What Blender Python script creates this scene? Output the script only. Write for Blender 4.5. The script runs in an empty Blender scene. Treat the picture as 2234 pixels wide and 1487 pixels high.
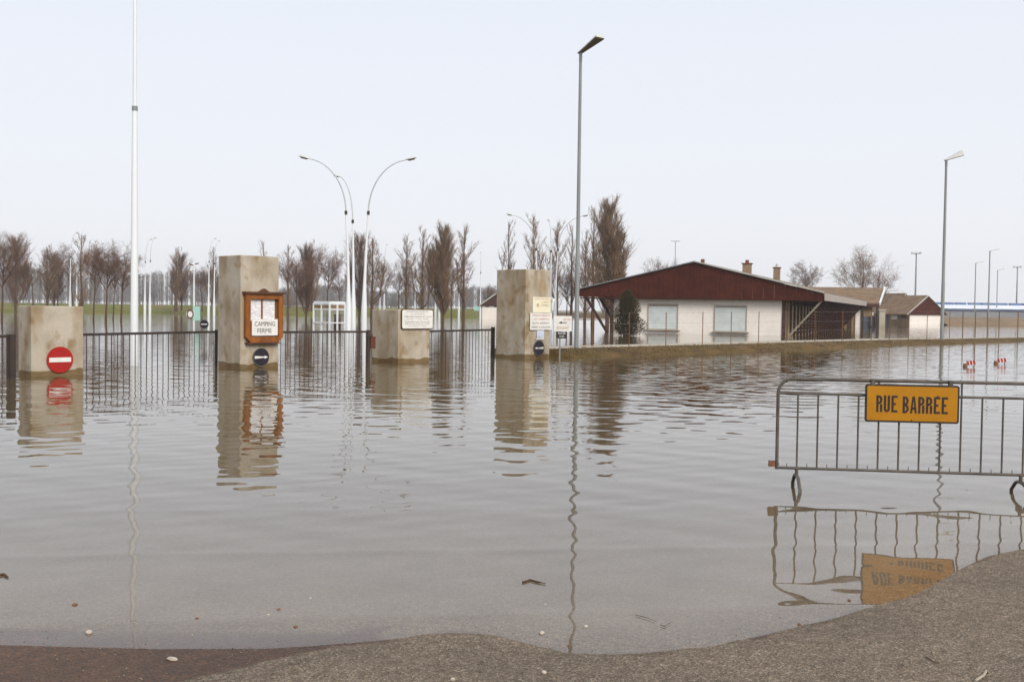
import bpy, bmesh, math, random
from mathutils import Vector, Matrix, noise as mnoise

sc = bpy.context.scene
COL = sc.collection
random.seed(7)
R = math.radians

# ------------------------------------------------------------------ camera
F = 2300.0; CX, CY = 1117.0, 743.5; EYE = 1.62
PITCH = math.atan((CY - 672.0) / F); ROLL = 0.0131
cam_d = bpy.data.cameras.new('camera'); cam = bpy.data.objects.new('camera', cam_d); COL.objects.link(cam)
cam_d.sensor_width = 36.0; cam_d.lens = 36.0 * F / 2234.0
cam_d.clip_start = 0.1; cam_d.clip_end = 6000
RC = Matrix.Rotation(math.pi/2 - PITCH, 3, 'X') @ Matrix.Rotation(ROLL, 3, 'Z')
M4 = RC.to_4x4(); M4.translation = (0, 0, EYE); cam.matrix_world = M4
sc.camera = cam

# ------------------------------------------------------------------ sky and sun
SUN_EL, SUN_AZ = R(34), R(150)            # azimuth from +Y towards +X
w = bpy.data.worlds.new('World'); sc.world = w; w.use_nodes = True
nt = w.node_tree; nt.nodes.clear()
out = nt.nodes.new('ShaderNodeOutputWorld'); bg = nt.nodes.new('ShaderNodeBackground')
sky = nt.nodes.new('ShaderNodeTexSky'); sky.sky_type = 'NISHITA'; sky.sun_disc = False
sky.sun_elevation = SUN_EL; sky.sun_rotation = SUN_AZ; sky.air_density = 1.0; sky.dust_density = 3.0
tc = nt.nodes.new('ShaderNodeTexCoord'); sx = nt.nodes.new('ShaderNodeSeparateXYZ')
nt.links.new(tc.outputs['Generated'], sx.inputs[0])
ramp = nt.nodes.new('ShaderNodeValToRGB')
ramp.color_ramp.elements[0].position = 0.0; ramp.color_ramp.elements[0].color = (0.510, 0.514, 0.535, 1)
ramp.color_ramp.elements[1].position = 0.30; ramp.color_ramp.elements[1].color = (0.468, 0.490, 0.532, 1)
nt.links.new(sx.outputs[2], ramp.inputs[0])
sc10 = nt.nodes.new('ShaderNodeVectorMath'); sc10.operation = 'SCALE'; sc10.inputs['Scale'].default_value = 10.5
nt.links.new(ramp.outputs[0], sc10.inputs[0])
mx = nt.nodes.new('ShaderNodeMixRGB'); mx.inputs[0].default_value = 0.93
nt.links.new(sky.outputs[0], mx.inputs[1]); nt.links.new(sc10.outputs[0], mx.inputs[2])
nt.links.new(mx.outputs[0], bg.inputs[0]); bg.inputs[1].default_value = 0.1
nt.links.new(bg.outputs[0], out.inputs[0])
sun_d = bpy.data.lights.new('sun', 'SUN'); sun_d.energy = 1.5; sun_d.angle = R(25); sun_d.color = (1, 0.95, 0.87)
sun = bpy.data.objects.new('sun', sun_d); COL.objects.link(sun)
sdir = Vector((math.sin(SUN_AZ)*math.cos(SUN_EL), math.cos(SUN_AZ)*math.cos(SUN_EL), math.sin(SUN_EL)))
sun.rotation_euler = sdir.to_track_quat('Z', 'Y').to_euler(); sun.location = (0, 0, 30)
sc.view_settings.view_transform = 'Standard'; sc.view_settings.look = 'None'
sc.view_settings.exposure = 0.8; sc.view_settings.gamma = 1.0; sc.view_settings.use_curve_mapping = False
sc.cycles.transparent_max_bounces = 24; sc.cycles.max_bounces = 8; sc.cycles.volume_bounces = 3
sc.cycles.caustics_reflective = False

# ------------------------------------------------------------------ pixel <-> place
def ray(px, py):
    return RC @ Vector(((px-CX)/F, -(py-CY)/F, -1.0))
def onz(px, py, z=0.0):
    d = ray(px, py); t = (z-EYE)/d.z; return Vector((d.x*t, d.y*t, z))
def aty(px, py, Y):
    d = ray(px, py); t = Y/d.y; return Vector((d.x*t, Y, EYE+d.z*t))
def hor(px): return 672.0 + (px-1117.0)*ROLL
def xat(px, Y): return aty(px, hor(px), Y).x
def zat(px, py, Y): return aty(px, py, Y).z

# ------------------------------------------------------------------ mesh helpers
class MB:
    def __init__(s): s.v = []; s.f = []
    def add(s, vs, fs):
        o = len(s.v); s.v += [tuple(p) for p in vs]; s.f += [tuple(i+o for i in f) for f in fs]; return s
    def hexa(s, p):   # 8 corners: bottom 0-3 ccw, top 4-7
        return s.add(p, [(3,2,1,0),(4,5,6,7),(0,1,5,4),(1,2,6,5),(2,3,7,6),(3,0,4,7)])
    def box(s, c, d, U=(1,0,0), V=(0,1,0), W=(0,0,1)):
        c = Vector(c); U = Vector(U)*d[0]/2; V = Vector(V)*d[1]/2; W = Vector(W)*d[2]/2
        return s.hexa([c-U-V-W, c+U-V-W, c+U+V-W, c-U+V-W, c-U-V+W, c+U-V+W, c+U+V+W, c-U+V+W])
    def beam(s, a, b, w, h, up=(0,0,1)):
        a = Vector(a); b = Vector(b); W = (b-a); L = W.length; W.normalize()
        U = Vector(up).cross(W)
        if U.length < 1e-4: U = Vector((1,0,0))
        U.normalize(); V = W.cross(U)
        return s.box((a+b)/2, (w, h, L), U, V, W)
    def tube(s, pts, rs, n=8, cap=True):
        pts = [Vector(p) for p in pts]; rings = []
        if not isinstance(rs, (list, tuple)): rs = [rs]*len(pts)
        up = Vector((0.13, 0.31, 0.94))
        base = len(s.v)
        for i, p in enumerate(pts):
            d = (pts[min(i+1, len(pts)-1)] - pts[max(i-1, 0)]).normalized()
            a = up.cross(d)
            if a.length < 0.2: a = Vector((1, 0, 0)).cross(d)
            a.normalize(); b = d.cross(a)
            for k in range(n):
                t = 2*math.pi*k/n
                s.v.append(tuple(p + (a*math.cos(t)+b*math.sin(t))*rs[i]))
        for i in range(len(pts)-1):
            for k in range(n):
                k2 = (k+1) % n
                s.f.append((base+i*n+k, base+i*n+k2, base+(i+1)*n+k2, base+(i+1)*n+k))
        if cap:
            s.f.append(tuple(base+k for k in reversed(range(n))))
            s.f.append(tuple(base+(len(pts)-1)*n+k for k in range(n)))
        return s
    def twig(s, a, b, r):
        d = (b-a); u = Vector((0.3, 0.5, 0.8)).cross(d)
        if u.length < 1e-6: u = Vector((1, 0, 0))
        u.normalize(); v = d.normalized().cross(u); o = len(s.v)
        s.v += [tuple(a+u*r), tuple(a+(v*0.87-u*0.5)*r), tuple(a-(v*0.87+u*0.5)*r), tuple(b)]
        s.f += [(o, o+1, o+3), (o+1, o+2, o+3), (o+2, o, o+3)]
    def prism(s, poly, O, U, V, N, d):   # 2-D polygon in the plane (U,V) at O, thickness d along N
        O = Vector(O); U = Vector(U); V = Vector(V); N = Vector(N); n = len(poly)
        vs = [O+U*p[0]+V*p[1] for p in poly] + [O+U*p[0]+V*p[1]+N*d for p in poly]
        fs = [tuple(reversed(range(n))), tuple(range(n, 2*n))] + [(i, (i+1)%n, n+(i+1)%n, n+i) for i in range(n)]
        return s.add(vs, fs)
    def mesh(s, name, smooth=False):
        m = bpy.data.meshes.new(name); m.from_pydata(s.v, [], s.f); m.validate()
        bm = bmesh.new(); bm.from_mesh(m); bmesh.ops.recalc_face_normals(bm, faces=bm.faces); bm.to_mesh(m); bm.free()
        if smooth: m.shade_smooth(); m.set_sharp_from_angle(angle=R(48))
        return m
    def build(s, name, mat, parent=None, smooth=False, bevel=0.0, **kw):
        o = bpy.data.objects.new(name, s.mesh(name, smooth)); COL.objects.link(o)
        if mat: o.data.materials.append(mat)
        if parent is not None: hang(o, parent)
        if bevel:
            b = o.modifiers.new('bevel', 'BEVEL'); b.width = bevel; b.segments = 2
        for k, v in kw.items(): o[k] = v
        return o

ORG = {}
def hang(o, parent):
    """parts are written in world coordinates; shift the mesh into the parent's own frame"""
    o.parent = parent
    off = ORG.get(parent.name)
    if off is not None and o.type == 'MESH':
        o.data.transform(Matrix.Translation(-off))
    ORG[o.name] = off if off is not None else Vector((0, 0, 0))
def thing(name, loc, label, cat, group=None):
    o = bpy.data.objects.new(name, None); COL.objects.link(o); o.location = loc; o.empty_display_size = 0.3
    ORG[o.name] = Vector(loc)
    o['label'] = label; o['category'] = cat
    if group: o['group'] = group
    return o
def tag(o, label, cat, group=None):
    o['label'] = label; o['category'] = cat
    if group: o['group'] = group
    return o
def struct(o): o['kind'] = 'structure'; return o
def copy_thing(src, label, group=None, loc=None, rotz=0.0, scale=(1, 1, 1)):
    c = src.copy(); COL.objects.link(c)
    c.location = loc; c.rotation_euler = (0, 0, rotz); c.scale = scale; c['label'] = label
    if group: c['group'] = group
    for ch in src.children:
        d = ch.copy(); COL.objects.link(d); d.parent = c
        for g in ch.children:
            e = g.copy(); COL.objects.link(e); e.parent = d
    return c

# ------------------------------------------------------------------ materials
def mat(name, c1, c2=None, scale=4.0, stretch=(1,1,1), rough=0.75, bump=0.0, bscale=40.0, lo=0.35, hi=0.65, detail=5, metal=0.0, spec=0.35, fine=0.0, c3=None):
    m = bpy.data.materials.new(name); m.use_nodes = True; t = m.node_tree; N = t.nodes; L = t.links
    b = N['Principled BSDF']; b.inputs['Roughness'].default_value = rough; b.inputs['Metallic'].default_value = metal
    b.inputs['Specular IOR Level'].default_value = spec
    c2 = c2 or tuple(x*0.82 for x in c1)
    tcn = N.new('ShaderNodeTexCoord'); mp = N.new('ShaderNodeMapping'); mp.inputs['Scale'].default_value = stretch
    L.new(tcn.outputs['Object'], mp.inputs[0])
    no = N.new('ShaderNodeTexNoise'); no.inputs['Scale'].default_value = scale; no.inputs['Detail'].default_value = detail
    L.new(mp.outputs[0], no.inputs['Vector'])
    cr = N.new('ShaderNodeValToRGB'); e = cr.color_ramp.elements
    e[0].position = lo; e[0].color = (*c1, 1); e[1].position = hi; e[1].color = (*c2, 1)
    if c3: x = e.new((lo+hi)/2); x.color = (*c3, 1)
    L.new(no.outputs['Fac'], cr.inputs[0]); last = cr.outputs[0]
    if fine:
        n2 = N.new('ShaderNodeTexNoise'); n2.inputs['Scale'].default_value = bscale; n2.inputs['Detail'].default_value = 3
        L.new(tcn.outputs['Object'], n2.inputs['Vector'])
        mr = N.new('ShaderNodeMapRange'); mr.inputs[1].default_value = 0.3; mr.inputs[2].default_value = 0.7
        mr.inputs[3].default_value = 1-fine; mr.inputs[4].default_value = 1+fine; L.new(n2.outputs['Fac'], mr.inputs[0])
        mu = N.new('ShaderNodeVectorMath'); mu.operation = 'SCALE'; L.new(last, mu.inputs[0]); L.new(mr.outputs[0], mu.inputs['Scale'])
        last = mu.outputs[0]
    L.new(last, b.inputs['Base Color'])
    if bump:
        n3 = N.new('ShaderNodeTexNoise'); n3.inputs['Scale'].default_value = bscale; n3.inputs['Detail'].default_value = 4
        L.new(tcn.outputs['Object'], n3.inputs['Vector'])
        bp = N.new('ShaderNodeBump'); bp.inputs['Strength'].default_value = 0.6; bp.inputs['Distance'].default_value = bump
        L.new(n3.outputs['Fac'], bp.inputs['Height']); L.new(bp.outputs[0], b.inputs['Normal'])
    return m

def concrete_mat(seed):
    m = bpy.data.materials.new('weathered_concrete'); m.use_nodes = True; t = m.node_tree; N = t.nodes; L = t.links
    b = N['Principled BSDF']; b.inputs['Roughness'].default_value = 0.85; b.inputs['Specular IOR Level'].default_value = 0.25
    tcn = N.new('ShaderNodeTexCoord')
    def nz(scale, stretch, detail=4, off=0.0):
        mp = N.new('ShaderNodeMapping'); mp.inputs['Scale'].default_value = stretch; mp.inputs['Location'].default_value = (off+seed*3.1, seed*1.7, off)
        L.new(tcn.outputs['Object'], mp.inputs[0])
        n = N.new('ShaderNodeTexNoise'); n.inputs['Scale'].default_value = scale; n.inputs['Detail'].default_value = detail
        L.new(mp.outputs[0], n.inputs['Vector']); return n.outputs['Fac']
    def ramp(fac, a, bb, ca, cb):
        r = N.new('ShaderNodeValToRGB'); e = r.color_ramp.elements
        e[0].position = a; e[0].color = ca; e[1].position = bb; e[1].color = cb; L.new(fac, r.inputs[0]); return r.outputs[0]
    def mul(a, bb, f=1.0):
        x = N.new('ShaderNodeMixRGB'); x.blend_type = 'MULTIPLY'; x.inputs[0].default_value = f
        L.new(a, x.inputs[1]); L.new(bb, x.inputs[2]); return x.outputs[0]
    base = ramp(nz(1.6, (1, 1, 1)), 0.35, 0.68, (0.50, 0.44, 0.36, 1), (0.385, 0.33, 0.25, 1))
    streak = ramp(nz(1.5, (1.5, 1.5, 0.5), 6, 4.0), 0.34, 0.56, (0.70, 0.58, 0.42, 1), (1, 1, 1, 1))
    blot = ramp(nz(3.3, (1, 1, 0.8), 7, 9.0), 0.55, 0.68, (1, 1, 1, 1), (0.70, 0.60, 0.46, 1))
    grain = ramp(nz(55, (1, 1, 1), 3), 0.3, 0.7, (0.84, 0.84, 0.84, 1), (1.12, 1.12, 1.12, 1))
    col = mul(mul(mul(base, streak, 0.9), blot), grain)
    # damp ragged tide mark just above the water
    sp = N.new('ShaderNodeSeparateXYZ'); L.new(tcn.outputs['Object'], sp.inputs[0])
    wn = nz(2.2, (1, 1, 0.01), 3, 2.0)
    ad = N.new('ShaderNodeMath'); ad.operation = 'MULTIPLY_ADD'; ad.inputs[1].default_value = -0.22; L.new(wn, ad.inputs[0]); L.new(sp.outputs[2], ad.inputs[2])
    wet = ramp(ad.outputs[0], 0.0, 0.02, (0.42, 0.33, 0.20, 1), (1, 1, 1, 1))
    col = mul(col, wet)
    L.new(col, b.inputs['Base Color'])
    bp = N.new('ShaderNodeBump'); bp.inputs['Distance'].default_value = 0.006; bp.inputs['Strength'].default_value = 0.7
    L.new(nz(30, (1, 1, 1), 5), bp.inputs['Height']); L.new(bp.outputs[0], b.inputs['Normal'])
    return m

M = {}
M['galv'] = mat('galvanised_steel', (0.26,0.27,0.27), (0.18,0.185,0.185), 3, (1,1,0.3), 0.5, metal=0.25, fine=0.1)
M['galvlight'] = mat('pale_galvanised_steel', (0.27,0.285,0.28), (0.21,0.22,0.215), 2, (1,1,0.2), 0.5, metal=0.1)
M['whitepaint'] = mat('white_painted_metal', (0.82,0.84,0.86), (0.70,0.72,0.74), 1.2, (1,1,0.1), 0.4)
M['poletop'] = mat('weathered_white_mast_paint', (0.52,0.55,0.55), (0.42,0.44,0.43), 1, (1,1,0.2), 0.5)
M['barrier'] = mat('dull_barrier_steel', (0.135,0.118,0.10), (0.075,0.062,0.05), 6, (1,1,1), 0.55, metal=0.3, fine=0.15, bscale=90)
M['black'] = mat('black_gate_paint', (0.03,0.024,0.022), (0.055,0.035,0.025), 5, (1,1,0.5), 0.55)
M['bar'] = mat('rusty_black_bar', (0.055,0.035,0.025), (0.03,0.022,0.018), 5, (1,1,0.5), 0.6)
M['rustbox'] = mat('rusty_red_lock_box', (0.14,0.035,0.02), (0.08,0.025,0.018), 9, rough=0.7)
M['yellow'] = mat('amber_sign_paint', (0.44,0.190,0.001), (0.40,0.165,0.001), 7, rough=0.42, lo=0.3, hi=0.7, fine=0.05)
M['signblack'] = mat('sign_black_paint', (0.022,0.016,0.014), (0.035,0.025,0.02), 9, rough=0.5)
M['red'] = mat('sign_red_paint', (0.38,0.010,0.006), (0.33,0.011,0.007), 6, rough=0.4)
M['signwhite'] = mat('sign_white_paint', (0.80,0.78,0.74), (0.72,0.70,0.66), 5, rough=0.45)
M['paper'] = mat('white_paper', (0.82,0.81,0.83), (0.70,0.69,0.71), 9, rough=0.7, lo=0.5, hi=0.7)
M['navy'] = mat('dark_blue_sign_paint', (0.012,0.009,0.017), (0.018,0.013,0.02), 6, rough=0.4)
M['wood'] = mat('orange_varnished_wood', (0.30,0.098,0.012), (0.17,0.050,0.009), 6, (1,1,0.4), 0.45, fine=0.2, bscale=30)
M['woodin'] = mat('brown_case_lining', (0.17,0.08,0.03), None, 6, rough=0.7)  # brown for the notice case back panel and most fence posts
M['wooddark'] = mat('dark_aged_wood', (0.12,0.045,0.02), (0.07,0.03,0.015), 6, rough=0.6)
M['cream'] = mat('cream_sign_paint', (0.78,0.70,0.48), (0.80,0.76,0.62), 5, rough=0.5)
M['paleblue'] = mat('pale_blue_sign_paint', (0.55,0.64,0.78), (0.66,0.70,0.78), 8, rough=0.5)
M['pinktext'] = mat('faded_red_lettering', (0.62,0.34,0.28), None, 5)
M['greytext'] = mat('faded_grey_lettering', (0.22,0.20,0.17), None, 5)
M['orangetext'] = mat('faded_orange_lettering', (0.55,0.42,0.27), None, 5)
M['redboard'] = mat('maroon_painted_boards', (0.082,0.020,0.010), (0.056,0.014,0.008), 1.2, (1,1,1.2), 0.9, spec=0.08, fine=0.22, bscale=9, bump=0.004)
M['timber'] = mat('dark_stained_timber', (0.062,0.020,0.011), (0.034,0.012,0.008), 3, (1,1,0.3), 0.7, fine=0.15, bscale=12)
M['timberlight'] = mat('grey_weathered_strut', (0.30,0.26,0.20), (0.22,0.19,0.14), 3, rough=0.7)
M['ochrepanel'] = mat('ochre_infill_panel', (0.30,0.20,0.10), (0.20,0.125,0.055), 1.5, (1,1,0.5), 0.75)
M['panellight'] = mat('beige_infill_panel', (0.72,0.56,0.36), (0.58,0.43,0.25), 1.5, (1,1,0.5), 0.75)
M['render'] = mat('white_rendered_wall', (0.88,0.82,0.755), (0.81,0.75,0.68), 0.8, (1,1,0.6), 0.8, fine=0.04, bscale=6)
M['shutter'] = None
M['trim'] = mat('pale_eave_trim', (0.42,0.36,0.31), (0.33,0.28,0.24), 1.5, (1,1,1), 0.6)
M['metaledge'] = mat('pale_metal_roof_edge', (0.50,0.50,0.47), (0.38,0.36,0.32), 1.0, rough=0.5)
M['tile'] = mat('brown_tile_roof', (0.22,0.14,0.075), (0.14,0.088,0.05), 1.3, (1,1,1), 0.8, fine=0.18, bscale=5, bump=0.01)
M['brick'] = mat('chimney_render', (0.30,0.215,0.13), (0.21,0.145,0.085), 4, rough=0.8)
M['brickred'] = mat('terracotta_pot', (0.20,0.07,0.04), (0.14,0.05,0.03), 6, rough=0.8)
M['glassdark'] = mat('dark_window_glass', (0.05,0.06,0.09), (0.09,0.10,0.13), 2, rough=0.15, spec=0.6)
M['bark'] = mat('grey_brown_bark', (0.115,0.062,0.036), (0.07,0.040,0.026), 6, (1,1,0.3), 0.9)
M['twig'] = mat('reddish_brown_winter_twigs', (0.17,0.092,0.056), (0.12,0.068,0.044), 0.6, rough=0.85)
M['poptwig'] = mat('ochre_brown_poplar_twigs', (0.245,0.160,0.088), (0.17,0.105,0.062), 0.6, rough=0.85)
M['conifer'] = mat('dark_conifer_needles', (0.085,0.060,0.022), (0.045,0.036,0.014), 3, rough=0.8)
M['grass'] = mat('winter_green_grass', (0.130,0.132,0.012), (0.155,0.120,0.020), 0.25, (1,1,1), 0.9, fine=0.3, bscale=2.5, c3=(0.105,0.108,0.008))
M['drygrass'] = mat('brown_dead_grass', (0.120,0.066,0.019), (0.068,0.035,0.010), 1.1, (1,1,1), 0.95, fine=0.35, bscale=9, bump=0.03, c3=(0.092,0.058,0.013))
M['kerb'] = mat('pale_concrete_kerb', (0.44,0.39,0.31), (0.32,0.27,0.20), 1.0, rough=0.85, fine=0.15, bscale=12)
M['field'] = mat('far_flat_field', (0.12,0.10,0.045), (0.17,0.13,0.07), 0.02, rough=0.95)
M['mudbed'] = mat('muddy_bed', (0.13,0.10,0.06), (0.09,0.07,0.045), 0.5, rough=0.95)
M['turq'] = mat('turquoise_sign_paint', (0.30,0.55,0.50), (0.38,0.60,0.55), 3, rough=0.5)
M['wall'] = mat('grey_warehouse_wall', (0.26,0.27,0.29), (0.20,0.21,0.23), 0.2, (1,1,0.2), 0.8)
M['blue'] = mat('blue_metal_trim', (0.06,0.11,0.25), (0.10,0.15,0.28), 0.5, rough=0.5)
M['whiteroof'] = mat('white_sheet_roof', (0.80,0.82,0.85), (0.70,0.73,0.77), 0.2, rough=0.5)
M['brownearth'] = mat('brown_earth_bank', (0.17,0.11,0.06), (0.24,0.17,0.10), 0.15, rough=0.95, fine=0.2, bscale=2)
M['stone'] = mat('pale_pebble', (0.50,0.45,0.38), (0.34,0.28,0.22), 30, rough=0.8)
M['stonebrown'] = mat('rusty_brown_pebble', (0.22,0.10,0.05), (0.14,0.07,0.04), 30, rough=0.8)
M['lampunder'] = mat('dark_lamp_underside', (0.075,0.055,0.03), (0.13,0.11,0.06), 8, rough=0.35, spec=0.5)
M['lampbody'] = mat('pale_lamp_housing', (0.62,0.62,0.58), (0.5,0.5,0.46), 4, rough=0.5)
M['farwood'] = mat('haze_greyed_woodland_twigs', (0.20,0.185,0.18), (0.25,0.235,0.23), 0.1, rough=0.9)  # twig colour paled to grey, painting in part of the distance haze

def shutter_mat():
    m = bpy.data.materials.new('roller_shutter_slats'); m.use_nodes = True; t = m.node_tree; N = t.nodes; L = t.links
    b = N['Principled BSDF']; b.inputs['Roughness'].default_value = 0.5
    tcn = N.new('ShaderNodeTexCoord'); wv = N.new('ShaderNodeTexWave'); wv.bands_direction = 'Z'; wv.inputs['Scale'].default_value = 3.0
    L.new(tcn.outputs['Object'], wv.inputs['Vector'])
    r = N.new('ShaderNodeValToRGB'); e = r.color_ramp.elements; e[0].color = (0.50,0.54,0.52,1); e[1].color = (0.60,0.65,0.635,1); e[1].position = 0.4
    L.new(wv.outputs['Fac'], r.inputs[0])
    no = N.new('ShaderNodeTexNoise'); no.inputs['Scale'].default_value = 1.5; L.new(tcn.outputs['Object'], no.inputs['Vector'])
    mr = N.new('ShaderNodeMapRange'); mr.inputs[1].default_value=0.35; mr.inputs[2].default_value=0.65; mr.inputs[3].default_value=0.9; mr.inputs[4].default_value=1.06
    L.new(no.outputs['Fac'], mr.inputs[0]); mu = N.new('ShaderNodeVectorMath'); mu.operation='SCALE'
    L.new(r.outputs[0], mu.inputs[0]); L.new(mr.outputs[0], mu.inputs['Scale']); L.new(mu.outputs[0], b.inputs['Base Color'])
    return m
M['shutter'] = shutter_mat()

def glass_mat():
    m = bpy.data.materials.new('thin_window_glass'); m.use_nodes = True; t = m.node_tree; N = t.nodes; L = t.links
    N.remove(N['Principled BSDF']); o = N['Material Output']
    fr = N.new('ShaderNodeFresnel'); geo = N.new('ShaderNodeNewGeometry'); mi = N.new('ShaderNodeMath'); mi.operation = 'MULTIPLY_ADD'
    mi.inputs[1].default_value = 1/1.5-1.5; mi.inputs[2].default_value = 1.5; L.new(geo.outputs['Backfacing'], mi.inputs[0]); L.new(mi.outputs[0], fr.inputs[0])
    tr = N.new('ShaderNodeBsdfTransparent'); tr.inputs[0].default_value = (0.975,0.985,0.98,1)
    gl = N.new('ShaderNodeBsdfGlossy'); gl.inputs['Roughness'].default_value = 0.02
    mx = N.new('ShaderNodeMixShader'); L.new(fr.outputs[0], mx.inputs[0]); L.new(tr.outputs[0], mx.inputs[1]); L.new(gl.outputs[0], mx.inputs[2])
    L.new(mx.outputs[0], o.inputs[0]); return m
M['glass'] = glass_mat()

def asphalt_mat():
    m = bpy.data.materials.new('gritty_asphalt'); m.use_nodes = True; t = m.node_tree; N = t.nodes; L = t.links
    b = N['Principled BSDF']; tcn = N.new('ShaderNodeTexCoord'); P = tcn.outputs['Object']
    def nz(s, d=3, mp=None):
        n = N.new('ShaderNodeTexNoise'); n.inputs['Scale'].default_value = s; n.inputs['Detail'].default_value = d
        L.new(mp or P, n.inputs['Vector']); return n.outputs['Fac']
    def ramp(f, *st):
        r = N.new('ShaderNodeValToRGB'); e = r.color_ramp.elements
        e[0].position, e[0].color = st[0]; e[1].position, e[1].color = st[-1]
        for p, c in st[1:-1]: e.new(p).color = c
        L.new(f, r.inputs[0]); return r.outputs[0]
    def mix(a, bb, f, mode='MIX'):
        x = N.new('ShaderNodeMixRGB'); x.blend_type = mode
        if isinstance(f, (int, float)): x.inputs[0].default_value = f
        else: L.new(f, x.inputs[0])
        L.new(a, x.inputs[1]); L.new(bb, x.inputs[2]); return x.outputs[0]
    vo = N.new('ShaderNodeTexVoronoi'); vo.inputs['Scale'].default_value = 95; L.new(P, vo.inputs['Vector'])
    sp = N.new('ShaderNodeSeparateColor'); L.new(vo.outputs['Color'], sp.inputs[0])
    g = ramp(sp.outputs[0], (0.0,(0.038,0.029,0.022,1)), (0.45,(0.14,0.108,0.080,1)), (0.8,(0.205,0.158,0.118,1)), (1.0,(0.44,0.35,0.27,1)))
    vo2 = N.new('ShaderNodeTexVoronoi'); vo2.inputs['Scale'].default_value = 230; L.new(P, vo2.inputs['Vector'])
    sp2 = N.new('ShaderNodeSeparateColor'); L.new(vo2.outputs['Color'], sp2.inputs[0])
    g2 = ramp(sp2.outputs[1], (0.0,(0.045,0.034,0.026,1)), (0.6,(0.17,0.132,0.098,1)), (1.0,(0.34,0.27,0.20,1)))
    col = mix(g, g2, 0.55)
    big = ramp(nz(0.9, 5), (0.35,(0.80,0.80,0.78,1)), (0.65,(1.12,1.10,1.06,1)))
    col = mix(col, big, 1.0, 'MULTIPLY')
    mid = ramp(nz(14, 4), (0.35,(0.86,0.84,0.80,1)), (0.65,(1.1,1.1,1.1,1)))
    col = mix(col, mid, 1.0, 'MULTIPLY')
    # wet patch: soaked brown film near the left bank of the puddle (attribute 'wet')
    at = N.new('ShaderNodeAttribute'); at.attribute_name = 'wet'
    wetc = mix(col, ramp(nz(3.0, 3), (0.3,(0.40,0.23,0.12,1)), (0.7,(0.52,0.31,0.17,1))), 1.0, 'MULTIPLY')
    nwet = N.new('ShaderNodeMath'); nwet.operation = 'MULTIPLY_ADD'; nwet.inputs[1].default_value = 0.30; L.new(nz(5, 4), nwet.inputs[0]); L.new(at.outputs['Fac'], nwet.inputs[2])
    mr = N.new('ShaderNodeMapRange'); mr.inputs[1].default_value = 0.50; mr.inputs[2].default_value = 0.80; L.new(nwet.outputs[0], mr.inputs[0])
    col = mix(col, wetc, mr.outputs[0])
    spz = N.new('ShaderNodeSeparateXYZ'); L.new(P, spz.inputs[0])
    sm = N.new('ShaderNodeMapRange'); sm.inputs[1].default_value = 0.0; sm.inputs[2].default_value = -0.008; sm.inputs[3].default_value = 0.0; sm.inputs[4].default_value = 0.80; L.new(spz.outputs[2], sm.inputs[0])
    silt = mix(ramp(nz(2.2, 4), (0.3,(0.285,0.248,0.208,1)), (0.7,(0.228,0.195,0.158,1))), ramp(sp.outputs[0], (0.0,(0.8,0.8,0.8,1)), (1.0,(1.15,1.15,1.15,1))), 1.0, 'MULTIPLY')
    col = mix(col, silt, sm.outputs[0])
    L.new(col, b.inputs['Base Color'])
    rr = N.new('ShaderNodeMapRange'); rr.inputs[3].default_value = 0.85; rr.inputs[4].default_value = 0.5; L.new(mr.outputs[0], rr.inputs[0]); L.new(rr.outputs[0], b.inputs['Roughness'])
    b.inputs['Specular IOR Level'].default_value = 0.3
    bp = N.new('ShaderNodeBump'); bp.inputs['Distance'].default_value = 0.006; bp.inputs['Strength'].default_value = 0.9
    L.new(vo.outputs['Distance'], bp.inputs['Height']); L.new(bp.outputs[0], b.inputs['Normal'])
    return m
M['asphalt'] = asphalt_mat()

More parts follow.
